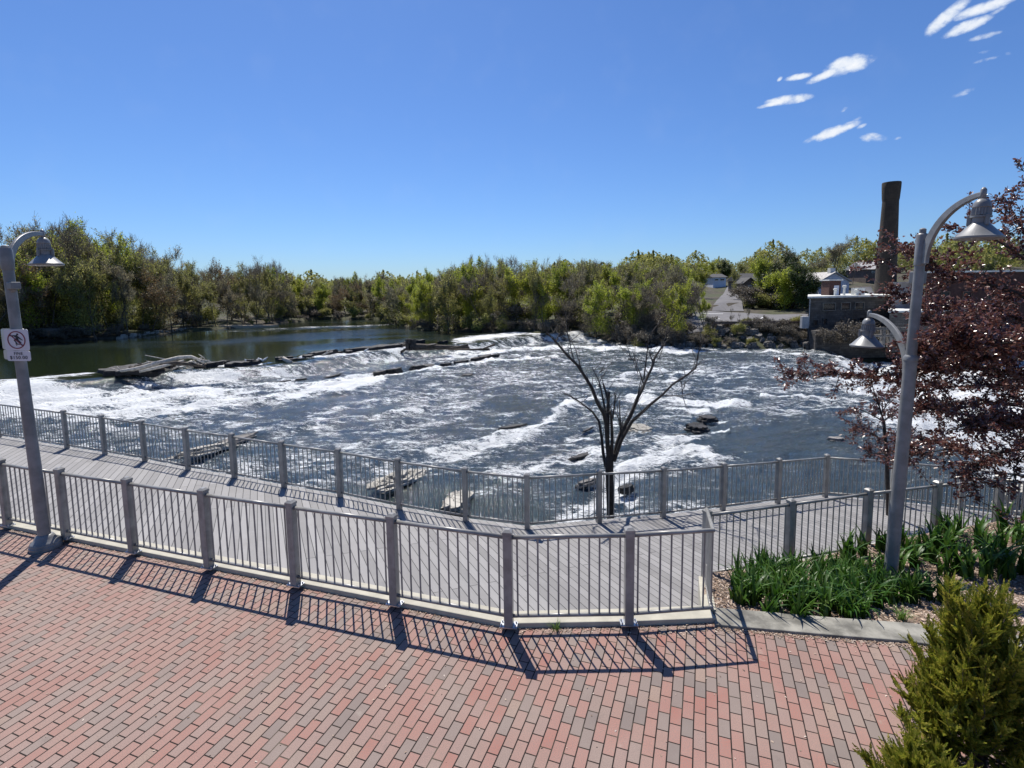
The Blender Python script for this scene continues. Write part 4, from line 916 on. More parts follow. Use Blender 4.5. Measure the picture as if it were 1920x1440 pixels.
rock((660, 664), (762, 655), 2.4, .75, 3, 'wet_rock', 'rock_ledge', 'long dark slab below the uprooted stump', -3.4)
for i, (x0, y0, x1, y1, h_) in enumerate([(702, 706, 722, 702, .35), (722, 703, 752, 697, .45), (772, 694, 790, 690, .35), (795, 691, 812, 687, .35), (828, 688, 842, 685, .35), (852, 685, 880, 679, .45), (884, 679, 898, 676, .35), (898, 677, 918, 672, .55), (920, 672, 934, 668, .4)]):
    rock((x0, y0), (x1, y1), 1.1, h_, 2, 'wet_rock', 'ledge_block', 'one of the small dark blocks in the long broken ledge across mid river', -4.0, grp='blocks of the mid river ledge')
for i, (x0, y0, x1, y1) in enumerate([(520, 718, 545, 714), (556, 713, 574, 710), (610, 708, 640, 702), (665, 682, 676, 680), (484, 730, 500, 728)]):
    rock((x0, y0), (x1, y1), .7, .22, 2, 'wet_rock', 'low_rock', 'low dark rock barely breaking the foam below the falls', -4.0, grp='low rocks below the falls')
rock((865, 705), (886, 703), .8, .25, 2, 'wet_rock', 'river_rock', 'lone flat rock left of the dead tree in open mid river', -4.05)
rock((1178, 674), (1190, 674), .7, .25, 2, 'wet_rock', 'river_rock', 'tiny dark rock behind the dead tree crown', -4.05)
rock((1176, 808), (1222, 802), 1.6, .34, 3, 'limestone', 'river_rock', 'pale layered rock just right of the dead tree trunk', -4.18)
rock((1288, 806), (1325, 802), 1.1, .42, 3, 'wet_rock', 'river_rock', 'dark ledge block at the right end of the little chute', -4.15)
rock((1318, 790), (1337, 784), 1.2, .42, 3, 'wet_rock', 'river_rock', 'dark cube-like block above the little chute', -4.15)
rock((1235, 830), (1285, 815), .5, .18, 2, 'wet_rock', 'river_rock', 'low dark ledge at the head of the bright chute', -4.2)
rock((1555, 827), (1582, 825), .6, .30, 2, 'bank_stone', 'river_rock', 'single pointed rock alone in the smooth water right of centre', -4.28)
rock((935, 804), (985, 797), .4, .14, 2, 'wet_rock', 'river_rock', 'thin dark ledge edge above the central foam streak', -4.15)
rock((1092, 810), (1112, 802), .2, .12, 2, 'wet_rock', 'river_rock', 'short dark sliver of ledge left of the dead trunk', -4.15)
rock((1070, 862), (1108, 850), .35, .14, 2, 'wet_rock', 'river_rock', 'low dark ledge below the left branches of the dead tree', -4.2)
rock((318, 872), (450, 822), 1.2, .5, 5, 'limestone', 'limestone_shelf', 'layered limestone shelf seen through the left far railing', -4.05)
rock((395, 838), (482, 814), .9, .28, 3, 'bank_stone', 'limestone_shelf', 'thin dark tip of the limestone shelf reaching over the left far rail', -4.15)
rock((700, 925), (790, 878), 1.15, .55, 5, 'limestone', 'limestone_shelf', 'pale cracked limestone block behind the middle far railing', -4.05)
rock((840, 965), (875, 925), .9, .45, 3, 'limestone', 'limestone_shelf', 'small limestone wedge beside the post left of the kink', -4.1)
rock((1080, 912), (1125, 900), .5, .3, 3, 'bank_stone', 'limestone_shelf', 'thin ledge crossing behind the railing left of the dead trunk', -4.1)
rock((1160, 925), (1185, 915), .4, .45, 2, 'wet_rock', 'river_rock', 'dark rock touching the dead trunk on its right', -4.1)
rock((1885, 955), (1990, 945), 1.6, 1.3, 4, 'limestone', 'limestone_shelf', 'pale boulder with a dark face behind the railing at the right edge', -3.2)
def log(name, pts, rad, mat_, label, n=8, parent=None, cat='driftwood'):
    o_ = MB().tube(pts, rad, n).build(name, mat_, parent, True)
    if label: tag(o_, label, cat)
    return o_
def P3(x, y, z): return G(x, y, z)
def atd(x, y, x0, y0, z, k=0.): b = G(x0, y0, z); return at(x, y, b[1] + k)
base = G(300, 702, -3.0); LY = base[1]
lp = empty('log_pile', tuple(base), 'bleached log and branches heaped on the dark slab at the falls', 'log pile')
log('log', [at(220, 697, LY - .6), at(262, 690, LY - .3), at(300, 680, LY), at(335, 671, LY + .2), at(358, 669, LY + .4), at(382, 677, LY + .5)], [.10, .17, .21, .18, .15, .07], 'driftwood', None, 10, lp)
log('log', [at(300, 684, LY - .5), at(330, 680, LY - .3), at(366, 684, LY), at(386, 688, LY + .2)], [.12, .16, .12, .07], 'dark_drift', None, 8, lp)
log('log', [at(262, 697, LY - .9), at(300, 688, LY - .7), at(345, 676, LY)], [.10, .13, .08], 'driftwood', None, 8, lp)
for a, b, c in [((272, 666), (308, 673), .05), ((274, 677), (300, 680), .05), ((192, 697), (228, 696), .06), ((205, 690), (230, 696), .05), ((219, 687), (228, 696), .04), ((372, 664), (384, 672), .05), ((376, 676), (392, 676), .06), ((360, 671), (394, 678), .06)]:
    log('branch', [at(*a, LY), at(*b, LY + .1)], [c * .5, c], 'driftwood', None, 6, lp)
for i in range(64):
    x = rnd.uniform(255, 386); y = 690 - (x - 262) * .06 + rnd.uniform(-9, 5); log('branch', [at(x, y, LY + rnd.uniform(-.2, .9)), at(x + rnd.uniform(-26, 26), y + rnd.uniform(-5, 5), LY + rnd.uniform(-.2, .9))], [.05, .09], rnd.choice(['dark_drift', 'dark_drift', 'driftwood']), None, 5, lp)
d2 = empty('driftwood_stump', tuple(G(545, 684, -3.2)), 'pale broken stump leaning on the small slab', 'driftwood'); Y2 = G(545, 684, -3.2)[1]
log('stump', [at(530, 671, Y2), at(546, 681, Y2)], [.18, .26], 'driftwood', None, 8, d2); log('branch', [at(546, 681, Y2), at(566, 680, Y2 + .3)], [.12, .06], 'driftwood', None, 6, d2)
d3 = empty('driftwood_branch', tuple(G(600, 672, -3.2)), 'forked bleached branch on the slab left of the chute', 'driftwood'); Y3 = G(600, 672, -3.2)[1]
log('limb', [at(596, 672, Y3), at(612, 662, Y3), at(624, 659, Y3 + .3)], [.12, .09, .05], 'driftwood', None, 6, d3); log('limb', [at(606, 667, Y3), at(616, 657, Y3)], [.08, .04], 'driftwood', None, 6, d3)
d4 = empty('uprooted_trunk', tuple(G(770, 655, -3)), 'dark uprooted trunk with its root plate stranded across the falls', 'driftwood'); Y4 = G(770, 655, -3)[1]
rk = slab(77, 1.0, .6, 1.0, 3, 'dark_drift', jag=.6).build('root_plate', 'dark_drift'); rk.location = (0, 0, .4); rk.parent = d4
log('trunk', [at(768, 650, Y4), at(820, 651, Y4 + 1), at(880, 652, Y4 + 2)], [.42, .30, .16], 'dark_drift', None, 8, d4)
for a, b in [((752, 645), (768, 652)), ((765, 635), (770, 648)), ((757, 640), (770, 650)), ((820, 645), (800, 650)), ((838, 654), (878, 647)), ((840, 656), (918, 655)), ((905, 654), (928, 646)), ((775, 645), (752, 660))]:
    log('root', [at(*a, Y4 + rnd.uniform(0, 1)), at(*b, Y4 + rnd.uniform(0, 1))], [.06, .16], 'dark_drift', None, 6, d4)
for i in range(34):
    px = 345 + i * 15.5 + rnd.uniform(-6, 6); y = float(np.interp(px, [c[0] for c in crest_px], [c[1] for c in crest_px])) + rnd.uniform(0, 6); L_ = rnd.uniform(8, 24)
    rock((px - L_ / 2, y + 1), (px + L_ / 2, y - 1), rnd.uniform(.6, 1.4), rnd.uniform(.5, 1.0), 2, 'wet_rock', 'sill_rock', 'broken black rock along the sill of the falls between the bigger slabs', -3.5, seed=500 + i, grp='broken rocks of the sill')
# gulls
def gull(x, y, z, s_, label):
    p_ = G(x, y, z); e = empty('gull', tuple(p_), label, 'bird', 'gulls on the dark slab')
    b = MB().lathe([(.01, -.2), (.05, -.15), (.085, -.03), (.08, .07), (.05, .14), (.035, .18), (.045, .22), (.035, .26), (.01, .285)], (0, 0, 0), 12, axis=Vector((s_ * .8, 0, .6))).build('body', 'gull_white'); b.parent = e; b.location = (0, 0, .22); b.scale = (1.3,) * 3
    wg = MB().lathe([(.005, -.24), (.05, -.12), (.07, 0), (.04, .08), (.005, .1)], (0, .012, .01), 10, axis=Vector((s_ * .85, 0, .5))).build('wings', 'gull_grey'); wg.parent = e; wg.location = (0, 0, .24); wg.scale = (1.35,) * 3
    k = MB().tube([(0, -.03, 0), (0, -.03, .14)], .008, 4).tube([(0, .03, 0), (0, .03, .14)], .008, 4).build('legs', 'rust_rail'); k.parent = e
    bk_ = MB().lathe([(.014, 0), (.001, .06)], (s_ * .33, 0, .50), 6, axis=Vector((s_, 0, -.1))).build('beak', 'rust_rail'); bk_.parent = e
for x, y, s_ in ((465, 682, -1), (482, 680, 1), (490, 679, -1), (497, 678, 1), (686, 661, 1)):
    gull(x, y, -2.98, s_, 'white gull standing on the dark slabs of the falls')
for ob_ in list(bpy.data.objects):
    if ob_.name.startswith('rock_ledge'): ob_.scale = (1.25, 1.3, .8); ob_.location.z += .12; ob_.location.y -= .8; ob_.location.x += .2
# ------------------------------------------------------------------ trees
def skel(seed, H_, up=.9, spread=.55, forks=4, levels=5, trunk_r=.16, first=.22, crook=.18, lean=0, gnarl=1):
    r_ = random.Random(seed); segs = []; tips = []
    def go(p, d, ln, rad, lv):
        n = 3 if lv < 3 else 2; pts = [p]; rr = [rad]
        for i in range(n):
            d = (d + Vector((r_.gauss(0, crook), r_.gauss(0, crook), r_.gauss(0, crook * .5) + (.10 if lv > 0 else 0)))).normalized()
            p = p + d * ln / n; pts.append(p); rr.append(rad * (1 - .38 * (i + 1) / n))
        segs.append((pts, rr, lv))
        if lv >= levels - 1:
            tips.append((pts[-1], d, lv)); tips.append((pts[1], d, lv)); return
        if lv >= levels - 2: tips.append((pts[-1], d, lv))
        k = forks if lv else forks + 1
        for j in range(k):
            t = 1 if j == 0 else r_.uniform(.45, 1) if lv else r_.uniform(.5, 1)
            ii = t * n; i0 = min(int(ii), n - 1); q_ = pts[i0].lerp(pts[i0 + 1], ii - i0)
            a = r_.uniform(0, 6.28); sp_ = spread * (.35 if j == 0 else r_.uniform(.7, 1.3))
            o_ = d.orthogonal().normalized(); b = d.cross(o_); nd = (d * math.cos(sp_) + (o_ * math.cos(a) + b * math.sin(a)) * math.sin(sp_)); nd.z = nd.z * .85 + (up - .7) * .5; nd.normalize()
            go(q_, nd, ln * r_.uniform(.62, .85) * (.92 if j == 0 else .82), rr[i0] * (.75 if j == 0 else .52), lv + 1)
    go(Vector((0, 0, -.3)), Vector((lean, 0, 1)).normalized(), H_ * first + .3, trunk_r, 0)
    top = max(t[0].z for t in tips); k = H_ / top
    segs = [([Vector((q_.x * k, q_.y * k, q_.z * k)) for q_ in pts], [max(x, .012) for x in rr], lv) for pts, rr, lv in segs]
    tips = [(t[0] * k, t[1], t[2]) for t in tips]
    return segs, tips
def treemesh(seed, leaf, nleaf, lsz, lspread, twig='bark_far', droop=0, **kw):
    segs, tips = skel(seed, **kw); mb = MB()
    for pts, rr, lv in segs: mb.tube(pts, rr, 6 if lv < 2 else 3, False)
    tm = bpy.data.meshes.new('trunk'); tm.from_pydata(mb.v, [], mb.f); tm.materials.append(MATS[twig]); tm.polygons.foreach_set('use_smooth', [True] * len(tm.polygons))
    g = np.random.default_rng(seed); T = np.array([list(t[0]) for t in tips]); Dt = np.array([list(t[1]) for t in tips])
    idx = g.integers(0, len(T), nleaf); wt = g.random(len(T)); idx = idx[wt[idx] > .12 * g.random(len(idx)) * 3]
    n = len(idx); C = T[idx] + Dt[idx] * g.normal(0, lspread, (n, 1)) + g.normal(0, lspread * .55, (n, 3)); C[:, 2] = np.maximum(C[:, 2] - droop * g.random(n), .15)
    A = g.normal(0, 1, (n, 3)); A /= np.linalg.norm(A, axis=1)[:, None]; B_ = np.cross(A, g.normal(0, 1, (n, 3))); B_ /= np.linalg.norm(B_, axis=1)[:, None]
    s_ = lsz * g.uniform(.5, 1.2, (n, 1))
    V, F = quads(C, A * s_ * .6, B_ * s_ * .32)
    # epicormic shoots and undergrowth wrapped about the lower stems
    low = [(q_, lv) for pts, rr, lv in segs if lv <= 2 for q_ in pts if .06 * kw['H_'] < q_.z < .62 * kw['H_']]
    if low and kw['H_'] > 5 and nleaf > 1000:
        n2 = nleaf // 5; L_ = np.array([list(q_) for q_, lv in low]); C2 = L_[g.integers(0, len(L_), n2)] + g.normal(0, kw['H_'] * .055, (n2, 3)); C2[:, 2] = np.abs(C2[:, 2]) * g.uniform(.35, 1.05, n2) + .1
        A2 = g.normal(0, 1, (n2, 3)); A2 /= np.linalg.norm(A2, axis=1)[:, None]; B2 = np.cross(A2, g.normal(0, 1, (n2, 3))); B2 /= np.linalg.norm(B2, axis=1)[:, None]; s2 = lsz * g.uniform(.5, 1.1, (n2, 1))
        V3, F3 = quads(C2, A2 * s2 * .6, B2 * s2 * .32); F = np.vstack([F, F3 + len(V)]); V = np.vstack([V, V3])
    # fine twigs as thin slivers out to the crown edge
    m_ = min(len(T) * 2, 6000); ti = g.integers(0, len(T), m_); C2 = T[ti]; D2 = Dt[ti] + g.normal(0, .55, (m_, 3)); D2[:, 2] += .35; D2 /= np.linalg.norm(D2, axis=1)[:, None]; l2 = g.uniform(.3, .95, (m_, 1)) * kw['H_'] / 12
    W2 = np.cross(D2, g.normal(0, 1, (m_, 3))); W2 /= np.linalg.norm(W2, axis=1)[:, None]
    V2, F2 = quads(C2 + D2 * l2 * .5, D2 * l2 * .5, W2 * .016)
    tw = raw('twigs', V2, F2, 'twig_grey')
    return tm, raw('crown', V, F, leaf), tw
TK = {}
def T_(k, **kw): TK[k] = [treemesh(sd_, **kw) for sd_ in kw.pop('seeds')] if False else None
def mk(key, seeds, leaf, nleaf, lsz, lspread, **kw): TK[key] = [treemesh(s_, leaf, nleaf, lsz, lspread, **kw) for s_ in seeds]
mk('lime', (1, 2, 3), 'leaf_lime', 7400, .18, .36, H_=12, forks=3, levels=6, spread=.42, trunk_r=.13, first=.12, twig='bark_far')
mk('olive', (4, 5, 6), 'leaf_olive', 6000, .17, .36, H_=13, forks=3, levels=6, spread=.42, trunk_r=.15, first=.13)
mk('sparse', (7, 8, 9), 'leaf_sparse', 4200, .14, .34, H_=14, forks=3, levels=6, spread=.40, trunk_r=.16, first=.15)
mk('bare', (10, 11), 'leaf_sparse', 900, .11, .3, H_=14, forks=3, levels=6, spread=.38, trunk_r=.13, first=.2)
mk('rust', (12,), 'leaf_rust', 5000, .15, .35, H_=11, forks=3, levels=6, spread=.55, trunk_r=.13, first=.2)
mk('dense', (13, 14), 'leaf_dark', 12000, .24, .5, H_=12, forks=3, levels=6, spread=.6, trunk_r=.2, first=.14, droop=1.0)
mk('round', (15, 16), 'leaf_lime', 13000, .24, .5, H_=12, forks=3, levels=6, spread=.66, trunk_r=.2, first=.13, droop=1.2)
mk('brush', (17, 18, 19), 'twig_grey', 2600, .13, .25, H_=3.2, forks=4, levels=5, spread=.8, trunk_r=.05, first=.10, twig='bark_far')
mk('bush', (20, 21, 22), 'leaf_olive', 5000, .15, .30, H_=4, forks=4, levels=5, spread=.85, trunk_r=.07, first=.10, droop=.5)
mk('conifer', (23,), 'leaf_dark', 200, .2, .3, H_=10, forks=2, levels=3, spread=.3, trunk_r=.14, first=.5)
HT = {'lime': 12, 'olive': 13, 'sparse': 14, 'bare': 14, 'rust': 11, 'dense': 12, 'round': 12, 'brush': 3.2, 'bush': 4, 'conifer': 10}
def plant(kind, x, y, h, name, label, cat, group=None, z=None, wid=1.0, r_=rnd):
    tm, cm, tw = r_.choice(TK[kind]); z = float(landz(np.array([x]), np.array([y]))[0]) if z is None else z
    e = empty(name, (x, y, z), label, cat, group); s_ = h / HT[kind]; e.rotation_euler = (0, 0, r_.uniform(0, 6.28)); e.scale = (s_ * wid, s_ * wid, s_)
    for nm, me in (('trunk', tm), ('crown', cm), ('twigs', tw)):
        o_ = bpy.data.objects.new(nm, me); COL.objects.link(o_); o_.parent = e
    return e
prof = [(-400, 430), (-200, 425), (0, 424), (60, 420), (130, 408), (200, 422), (260, 438), (320, 470), (370, 493), (400, 500), (430, 490), (480, 486), (520, 490), (560, 516), (600, 522), (650, 520), (680, 510), (740, 516), (780, 522), (820, 504), (870, 487), (930, 478), (970, 488), (1040, 483), (1100, 488), (1160, 490), (1210, 483), (1260, 495), (1330, 490)]
PX, PY = zip(*prof)
shl = [(a[0], a[1], a[2]) for a in shore_px if a[0] >= -500 and a[0] <= 1250]
def shoreat(px): 
    y = np.interp(px, [a[0] for a in shl], [a[1] for a in shl]); z = np.interp(px, [a[0] for a in shl], [a[2] for a in shl]); return G(px, y, z)
LABW = {('left', 'sparse'): 'tall grey-green tree just leafing out in the left bank wood', ('left', 'olive'): 'olive green tree in the left bank wood', ('left', 'lime'): 'yellow-green tree in the left bank wood', ('left', 'bare'): 'still leafless tree in the left bank wood', ('left', 'rust'): 'reddish budding tree in the left bank wood',
        ('mid', 'sparse'): 'tall grey-green tree just leafing out in the wood across the river', ('mid', 'olive'): 'olive green tree in the wood across the river', ('mid', 'lime'): 'yellow-green tree in the wood across the river', ('mid', 'bare'): 'still leafless tree in the wood across the river', ('mid', 'rust'): 'reddish budding tree in the wood across the river'}
GR = {'left': 'trees of the left bank wood', 'mid': 'trees of the wood across the river'}
rt_ = random.Random(42)
ZN = [(-999, 130, 'behind the left lamp'), (130, 300, 'left of the dip in the treeline'), (300, 430, 'where the left bank treeline dips'), (430, 560, 'near the tall leafless tree'), (560, 735, 'at the far river bend'), (735, 900, 'just right of the river bend'), (900, 1040, 'behind the white chute'), (1040, 1190, 'behind the dead tree'), (1190, 1500, 'between dead tree and parking lot')]
KN = {'sparse': 'grey-green barely leafed tree', 'olive': 'olive green tree', 'lime': 'yellow-green tree', 'bare': 'leafless tree', 'rust': 'reddish budding tree'}
ZL = lambda px: next(c for a, b, c in ZN if a <= px < b)
def zlab(px, row, k):
    z_ = next(c for a, b, c in ZN if a <= px < b); return KN[k] + (' at the waterline ' if row < 2 else ' in the back rows ') + z_
for row, (dback, k0, k1, step) in enumerate([(2.2, .50, .80, 30), (6, .68, .93, 28), (11, .88, 1.0, 26), (18, .93, 1.04, 30), (27, .9, 1.0, 40)]):
    px = -260 + row * 9
    while px < (1275 if row > 0 else 1285):
        px += rt_.uniform(.7, 1.3) * step
        
        s0 = shoreat(px); far = 7 if row < 4 else 0; dd = s0 / np.hypot(s0[0], s0[1]); x, y = s0[0] + dd[0] * (dback + rt_.uniform(-1, 1.5)), s0[1] + dd[1] * (dback + rt_.uniform(-1, 1.5))
        x += rt_.uniform(-1, 1)
        side_ = 'left' if px < 730 else 'mid'
        z = float(landz(np.array([x]), np.array([y]))[0]); top = at(px, np.interp(px, PX, PY), y)[2]; h = (top - z) * rt_.uniform(k0, k1)
        if px < 420: kinds = ['sparse'] * 5 + ['olive'] * 5 + ['lime'] + (['rust'] if row < 2 else ['bare'])
        elif px < 730: kinds = ['sparse'] * 4 + ['olive'] * 3 + ['bare'] * 2 + ['lime'] + ['rust']
        else: kinds = ['lime'] * 5 + ['olive'] * 3 + ['sparse'] * 3 + ['bare'] * 2
        k = rt_.choice(kinds)
        plant(k, x, y, max(h, 3.5), 'woodland_tree', zlab(px, row, k), 'tree', zlab(px, row, k) + ' (one of several)' if False else zlab(px, row, k).replace(' tree', ' trees', 1), z, wid=rt_.uniform(.72, 1.0) * (1.0 if h > 9 else 1.15), r_=rt_)
# understorey filling the wood floor
for i in range(120):
    px = rt_.uniform(-200, 1290) if i < 85 else rt_.uniform(520, 760); s0 = shoreat(px); dd = s0 / np.hypot(s0[0], s0[1]); b = rt_.uniform(5, 18); h = rt_.uniform(2.2, 4.6)
    
    plant('bush' if rt_.random() < .6 else 'brush', s0[0] + dd[0] * b, s0[1] + dd[1] * b, h, 'undergrowth_bush', 'leafy undergrowth bush inside the woods ' + ZL(px), 'bush', 'undergrowth bushes ' + ZL(px), wid=1.3, r_=rt_)
# shoreline brush
px = -200
while px < 1290:
    px += rt_.uniform(12, 26); s0 = shoreat(px); dd = s0 / np.hypot(s0[0], s0[1]); b = rt_.uniform(.2, 2.5)
    if 250 < px < 540 and rt_.random() < .72: continue
    gk = 'brush' if (px > 980 or 100 < px < 240 or rt_.random() < .55) else 'bush'; h = rt_.uniform(1.2, 2.6) * (1 if gk == 'brush' else 1.15)
    if 430 < px < 560: h *= .5
    plant(gk, s0[0] + dd[0] * b, s0[1] + dd[1] * b, h, 'shoreline_shrub', ('grey leafless shrub at the waterline ' if gk == 'brush' else 'low green bush at the waterline ') + ZL(px), 'shrub', ('leafless shrubs ' if gk == 'brush' else 'green bushes ') + ZL(px), wid=1.25, r_=rt_)
# single trees that stand out
def tree_at(kind, px, ptop, Y, name, label, wid=1., z=None, group=None, cat='tree'):
    t = at(px, ptop, Y); zz = float(landz(np.array([t[0]]), np.array([Y]))[0]) if z is None else z
    return plant(kind, t[0], Y, max(t[2] - zz, 1.), name, label, cat, group, zz, wid)
tree_at('bare', 70, 408, 78, 'bare_tree', 'tall leafless tree rising above the wood behind the left lamp shade', .8)
tree_at('bare', 500, 484, 108, 'bare_tree', 'dark leafless tree left of the gap in the far treeline', .8)
tree_at('bare', 874, 484, 92, 'bare_tree', 'thin leafless tree with a feathery top right of the gap', .6)
tree_at('bare', 925, 478, 88, 'bare_tree', 'slender leafless tree poking above the wood at centre', .5)
tree_at('olive', 840, 500, 84, 'bank_tree', 'dark trunked tree leaning over the far bank beside the falls', 1.)
tree_at('dense', 1455, 472, 100, 'bushy_tree', 'big round green tree above the parking lot', 1.1)
tree_at('round', 1425, 480, 104, 'bushy_tree', 'yellow-green tree left of the big round tree above the parking lot', .9)
tree_at('round', 1475, 500, 94, 'bushy_tree', 'bright green tree in front of the big round tree', 1.0)
tree_at('dense', 1510, 490, 92, 'bushy_tree', 'dark green tree beside the white gabled house', 1.1)
tree_at('sparse', 1497, 455, 106, 'bushy_tree', 'grey-brown budding crown above the bright green trees', .8)
tree_at('sparse', 1572, 441, 125, 'wide_tree', 'wide airy tree behind the white gabled house', 1.25)
tree_at('conifer', 1603, 455, 128, 'spruce', 'thin dark conifer tip right of the wide airy tree', .6)
tree_at('lime', 1318, 500, 112, 'roadside_tree', 'yellow-green tree left of the lane', 1.); tree_at('lime', 1325, 545, 100, 'roadside_tree', 'low yellow-green tree at the left edge of the lane', 1.)
tree_at('olive', 1385, 503, 118, 'roadside_tree', 'dark slim tree right of the lane in front of the brown house', .8)
tree_at('lime', 1300, 520, 82, 'roadside_tree', 'bright sapling where the parking lot meets the wood', .9)
tree_at('lime', 1318, 560, 76, 'roadside_tree', 'small lime sapling at the near left corner of the parking lot', 1.3)
tree_at('olive', 1395, 492, 150, 'hill_tree', 'tree on the rise behind the brown house', 1.2); 
hl_ = [(1300, 497, 150), (1330, 488, 160), (1360, 486, 165), (1395, 498, 165), (1540, 482, 150), (1600, 490, 150), (1625, 486, 160), (1650, 484, 165), (1690, 482, 170), (1720, 478, 170), (1760, 474, 165), (1800, 470, 160), (1840, 466, 160), (1880, 462, 150), (1930, 456, 150), (1990, 450, 150), (1740, 500, 120), (1790, 495, 120), (1850, 490, 115), (1910, 485, 112), (1960, 480, 110), (1560, 500, 140), (1580, 505, 130), (1530, 500, 118), (1545, 510, 112), (1612, 505, 140), (1640, 500, 148), (1545, 478, 128)]
for i, (px, pt, Y) in enumerate(hl_):
    k = ['olive', 'lime', 'dense', 'sparse'][i % 4]; tree_at(k, px, pt, Y, 'hillside_tree', {'olive': 'olive tree on the hillside above the mill', 'lime': 'yellow-green tree on the hillside above the mill', 'dense': 'dark tree on the hillside above the mill', 'sparse': 'grey budding tree on the hillside above the mill'}[k], 1.25, group='hillside trees')
# far off woods that close the horizon, read as one mass
def woods(name, label, spots):
    Vs, Fs, b = [], [], 0
    for (x, y, h) in spots:
        z = float(landz(np.array([x]), np.array([y]))[0]); n = 1300; g = rng
        th = g.uniform(0, 6.28, n); uu = g.random(n); hh = h * (.15 + .85 * uu); hh = hh * (1 + .12 * np.sin(th * 3 + x)) ; rr = h * .5 * np.sqrt(np.maximum(0, 1 - (2 * uu - .9) ** 2)) * g.uniform(.6, 1.05, n)
        C = np.stack([x + rr * np.cos(th), y + rr * np.sin(th), z + hh], 1); A = g.normal(0, 1, (n, 3)) * h * .014; B_ = g.normal(0, 1, (n, 3)) * h * .014
        V, F = quads(C, A, B_); Vs.append(V); Fs.append(F + b); b += len(V)
    o_ = bpy.data.objects.new(name, raw(name, np.vstack(Vs), np.vstack(Fs), 'leaf_olive')); COL.objects.link(o_); tag(o_, label, 'woods', None, 'stuff')
sp_ = []
for i in range(520):
    a = R(rt_.uniform(-60, 62)); d = rt_.uniform(150, 420); x, y = d * math.sin(a), d * math.cos(a)
    if sdriv(np.array([x]), np.array([y]))[0] < 12: continue
    if 40 < x < 75 and y < 150: continue
    if a > R(20) and d < 175: continue
    sp_.append((x, y, rt_.uniform(5, 11)))
woods('distant_woods', 'far off woods closing the horizon behind both banks', sp_)
# ------------------------------------------------------------------ right bank: lot, rail, mill, houses
def lz(X, Y): return landz(np.array(X, float), np.array(Y, float))
def drape(name, polypx, mat_, lift=.03, ny=10, nx=10):
    # polypx: 4 corners (px,py,Y): near-left, near-right, far-right, far-left
    c = [at(*a)[:2] for a in polypx]; V = []
    for j in range(ny + 1):
        for i in range(nx + 1):
            s_, t = i / nx, j / ny; p_ = (c[0] * (1 - s_) + c[1] * s_) * (1 - t) + (c[3] * (1 - s_) + c[2] * s_) * t; V.append((p_[0], p_[1], float(lz([p_[0]], [p_[1]])[0]) + lift))
    F = [(j * (nx + 1) + i, j * (nx + 1) + i + 1, (j + 1) * (nx + 1) + i + 1, (j + 1) * (nx + 1) + i) for j in range(ny) for i in range(nx)]
    o_ = bpy.data.objects.new(name, raw(name, V, F, mat_, True)); COL.objects.link(o_); return o_
struct(drape('parking_lot', [(1290, 608, 71), (1530, 606, 70), (1530, 583, 86), (1285, 577, 95)], 'asphalt', .07, 20, 20))
struct(drape('road', [(1335, 580, 93), (1395, 582, 93), (1376, 545, 140), (1364, 545, 140)], 'asphalt', .10, 14, 4))
for i, (x0, x1, y, Y) in enumerate([(1316, 1356, 584, 88), (1290, 1300, 588, 85), (1300, 1350, 591, 82)]): struct(drape('parking_line', [(x0, y, Y), (x1, y, Y), (x1, y - 1, Y + .5), (x0, y - 1, Y + .5)], 'white_paint', .13, 1, 6))
struct(drape('parking_line', [(1406, 601, 75.5), (1409, 601, 75.5), (1434, 588, 84), (1430, 588, 84)], 'white_paint', .13, 6, 1))
# guard rail
ga, gb = at(1337, 606, 70.5), at(1507, 606, 69.0); za = float(lz([ga[0]], [ga[1]])[0]); zb_ = float(lz([gb[0]], [gb[1]])[0])
gr = empty('guard_rail', (ga[0], ga[1], za), 'long low brown guard rail along the river side of the parking lot', 'guard rail')
for i in range(10):
    t = i / 9; x, y = ga[0] + (gb[0] - ga[0]) * t, ga[1] + (gb[1] - ga[1]) * t; z = float(lz([x], [y])[0]); MB().box((x, y, z + .4), (.18, .18, 1.0)).build('post', 'rust_rail', gr)
z1_ = at(1420, 604.5, 69.8)[2]
MB().box(((ga[0] + gb[0]) / 2, (ga[1] + gb[1]) / 2 - .12, z1_), (np.linalg.norm((gb - ga)[:2]), .10, .32), math.atan2(gb[1] - ga[1], gb[0] - ga[0])).build('rail', 'rust_rail', gr)
# buildings
def wallbox(root, name, c, size, rz, mat_): o_ = MB().box((0, 0, 0), size).build(name, mat_); o_.parent = root; o_.location = c; o_.rotation_euler = (0, 0, rz); return o_
def window(root, x, z, w_, h_, y, frame='stone_trim', name='window', glass='glass_dark', dy=-.06):
    mb = MB()
    for cx_, cz_, sx_, sz_ in ((x, z + h_ / 2, w_ + .1, .09), (x, z - h_ / 2, w_ + .1, .07), (x - w_ / 2, z, .07, h_), (x + w_ / 2, z, .07, h_)): mb.box((cx_, y + dy, cz_), (sx_, .14, sz_))
    o_ = mb.build(name, frame); o_.parent = root
    g_ = MB().box((x, y + .0, z), (w_, .06, h_)).build('pane', glass); g_.parent = o_; return o_
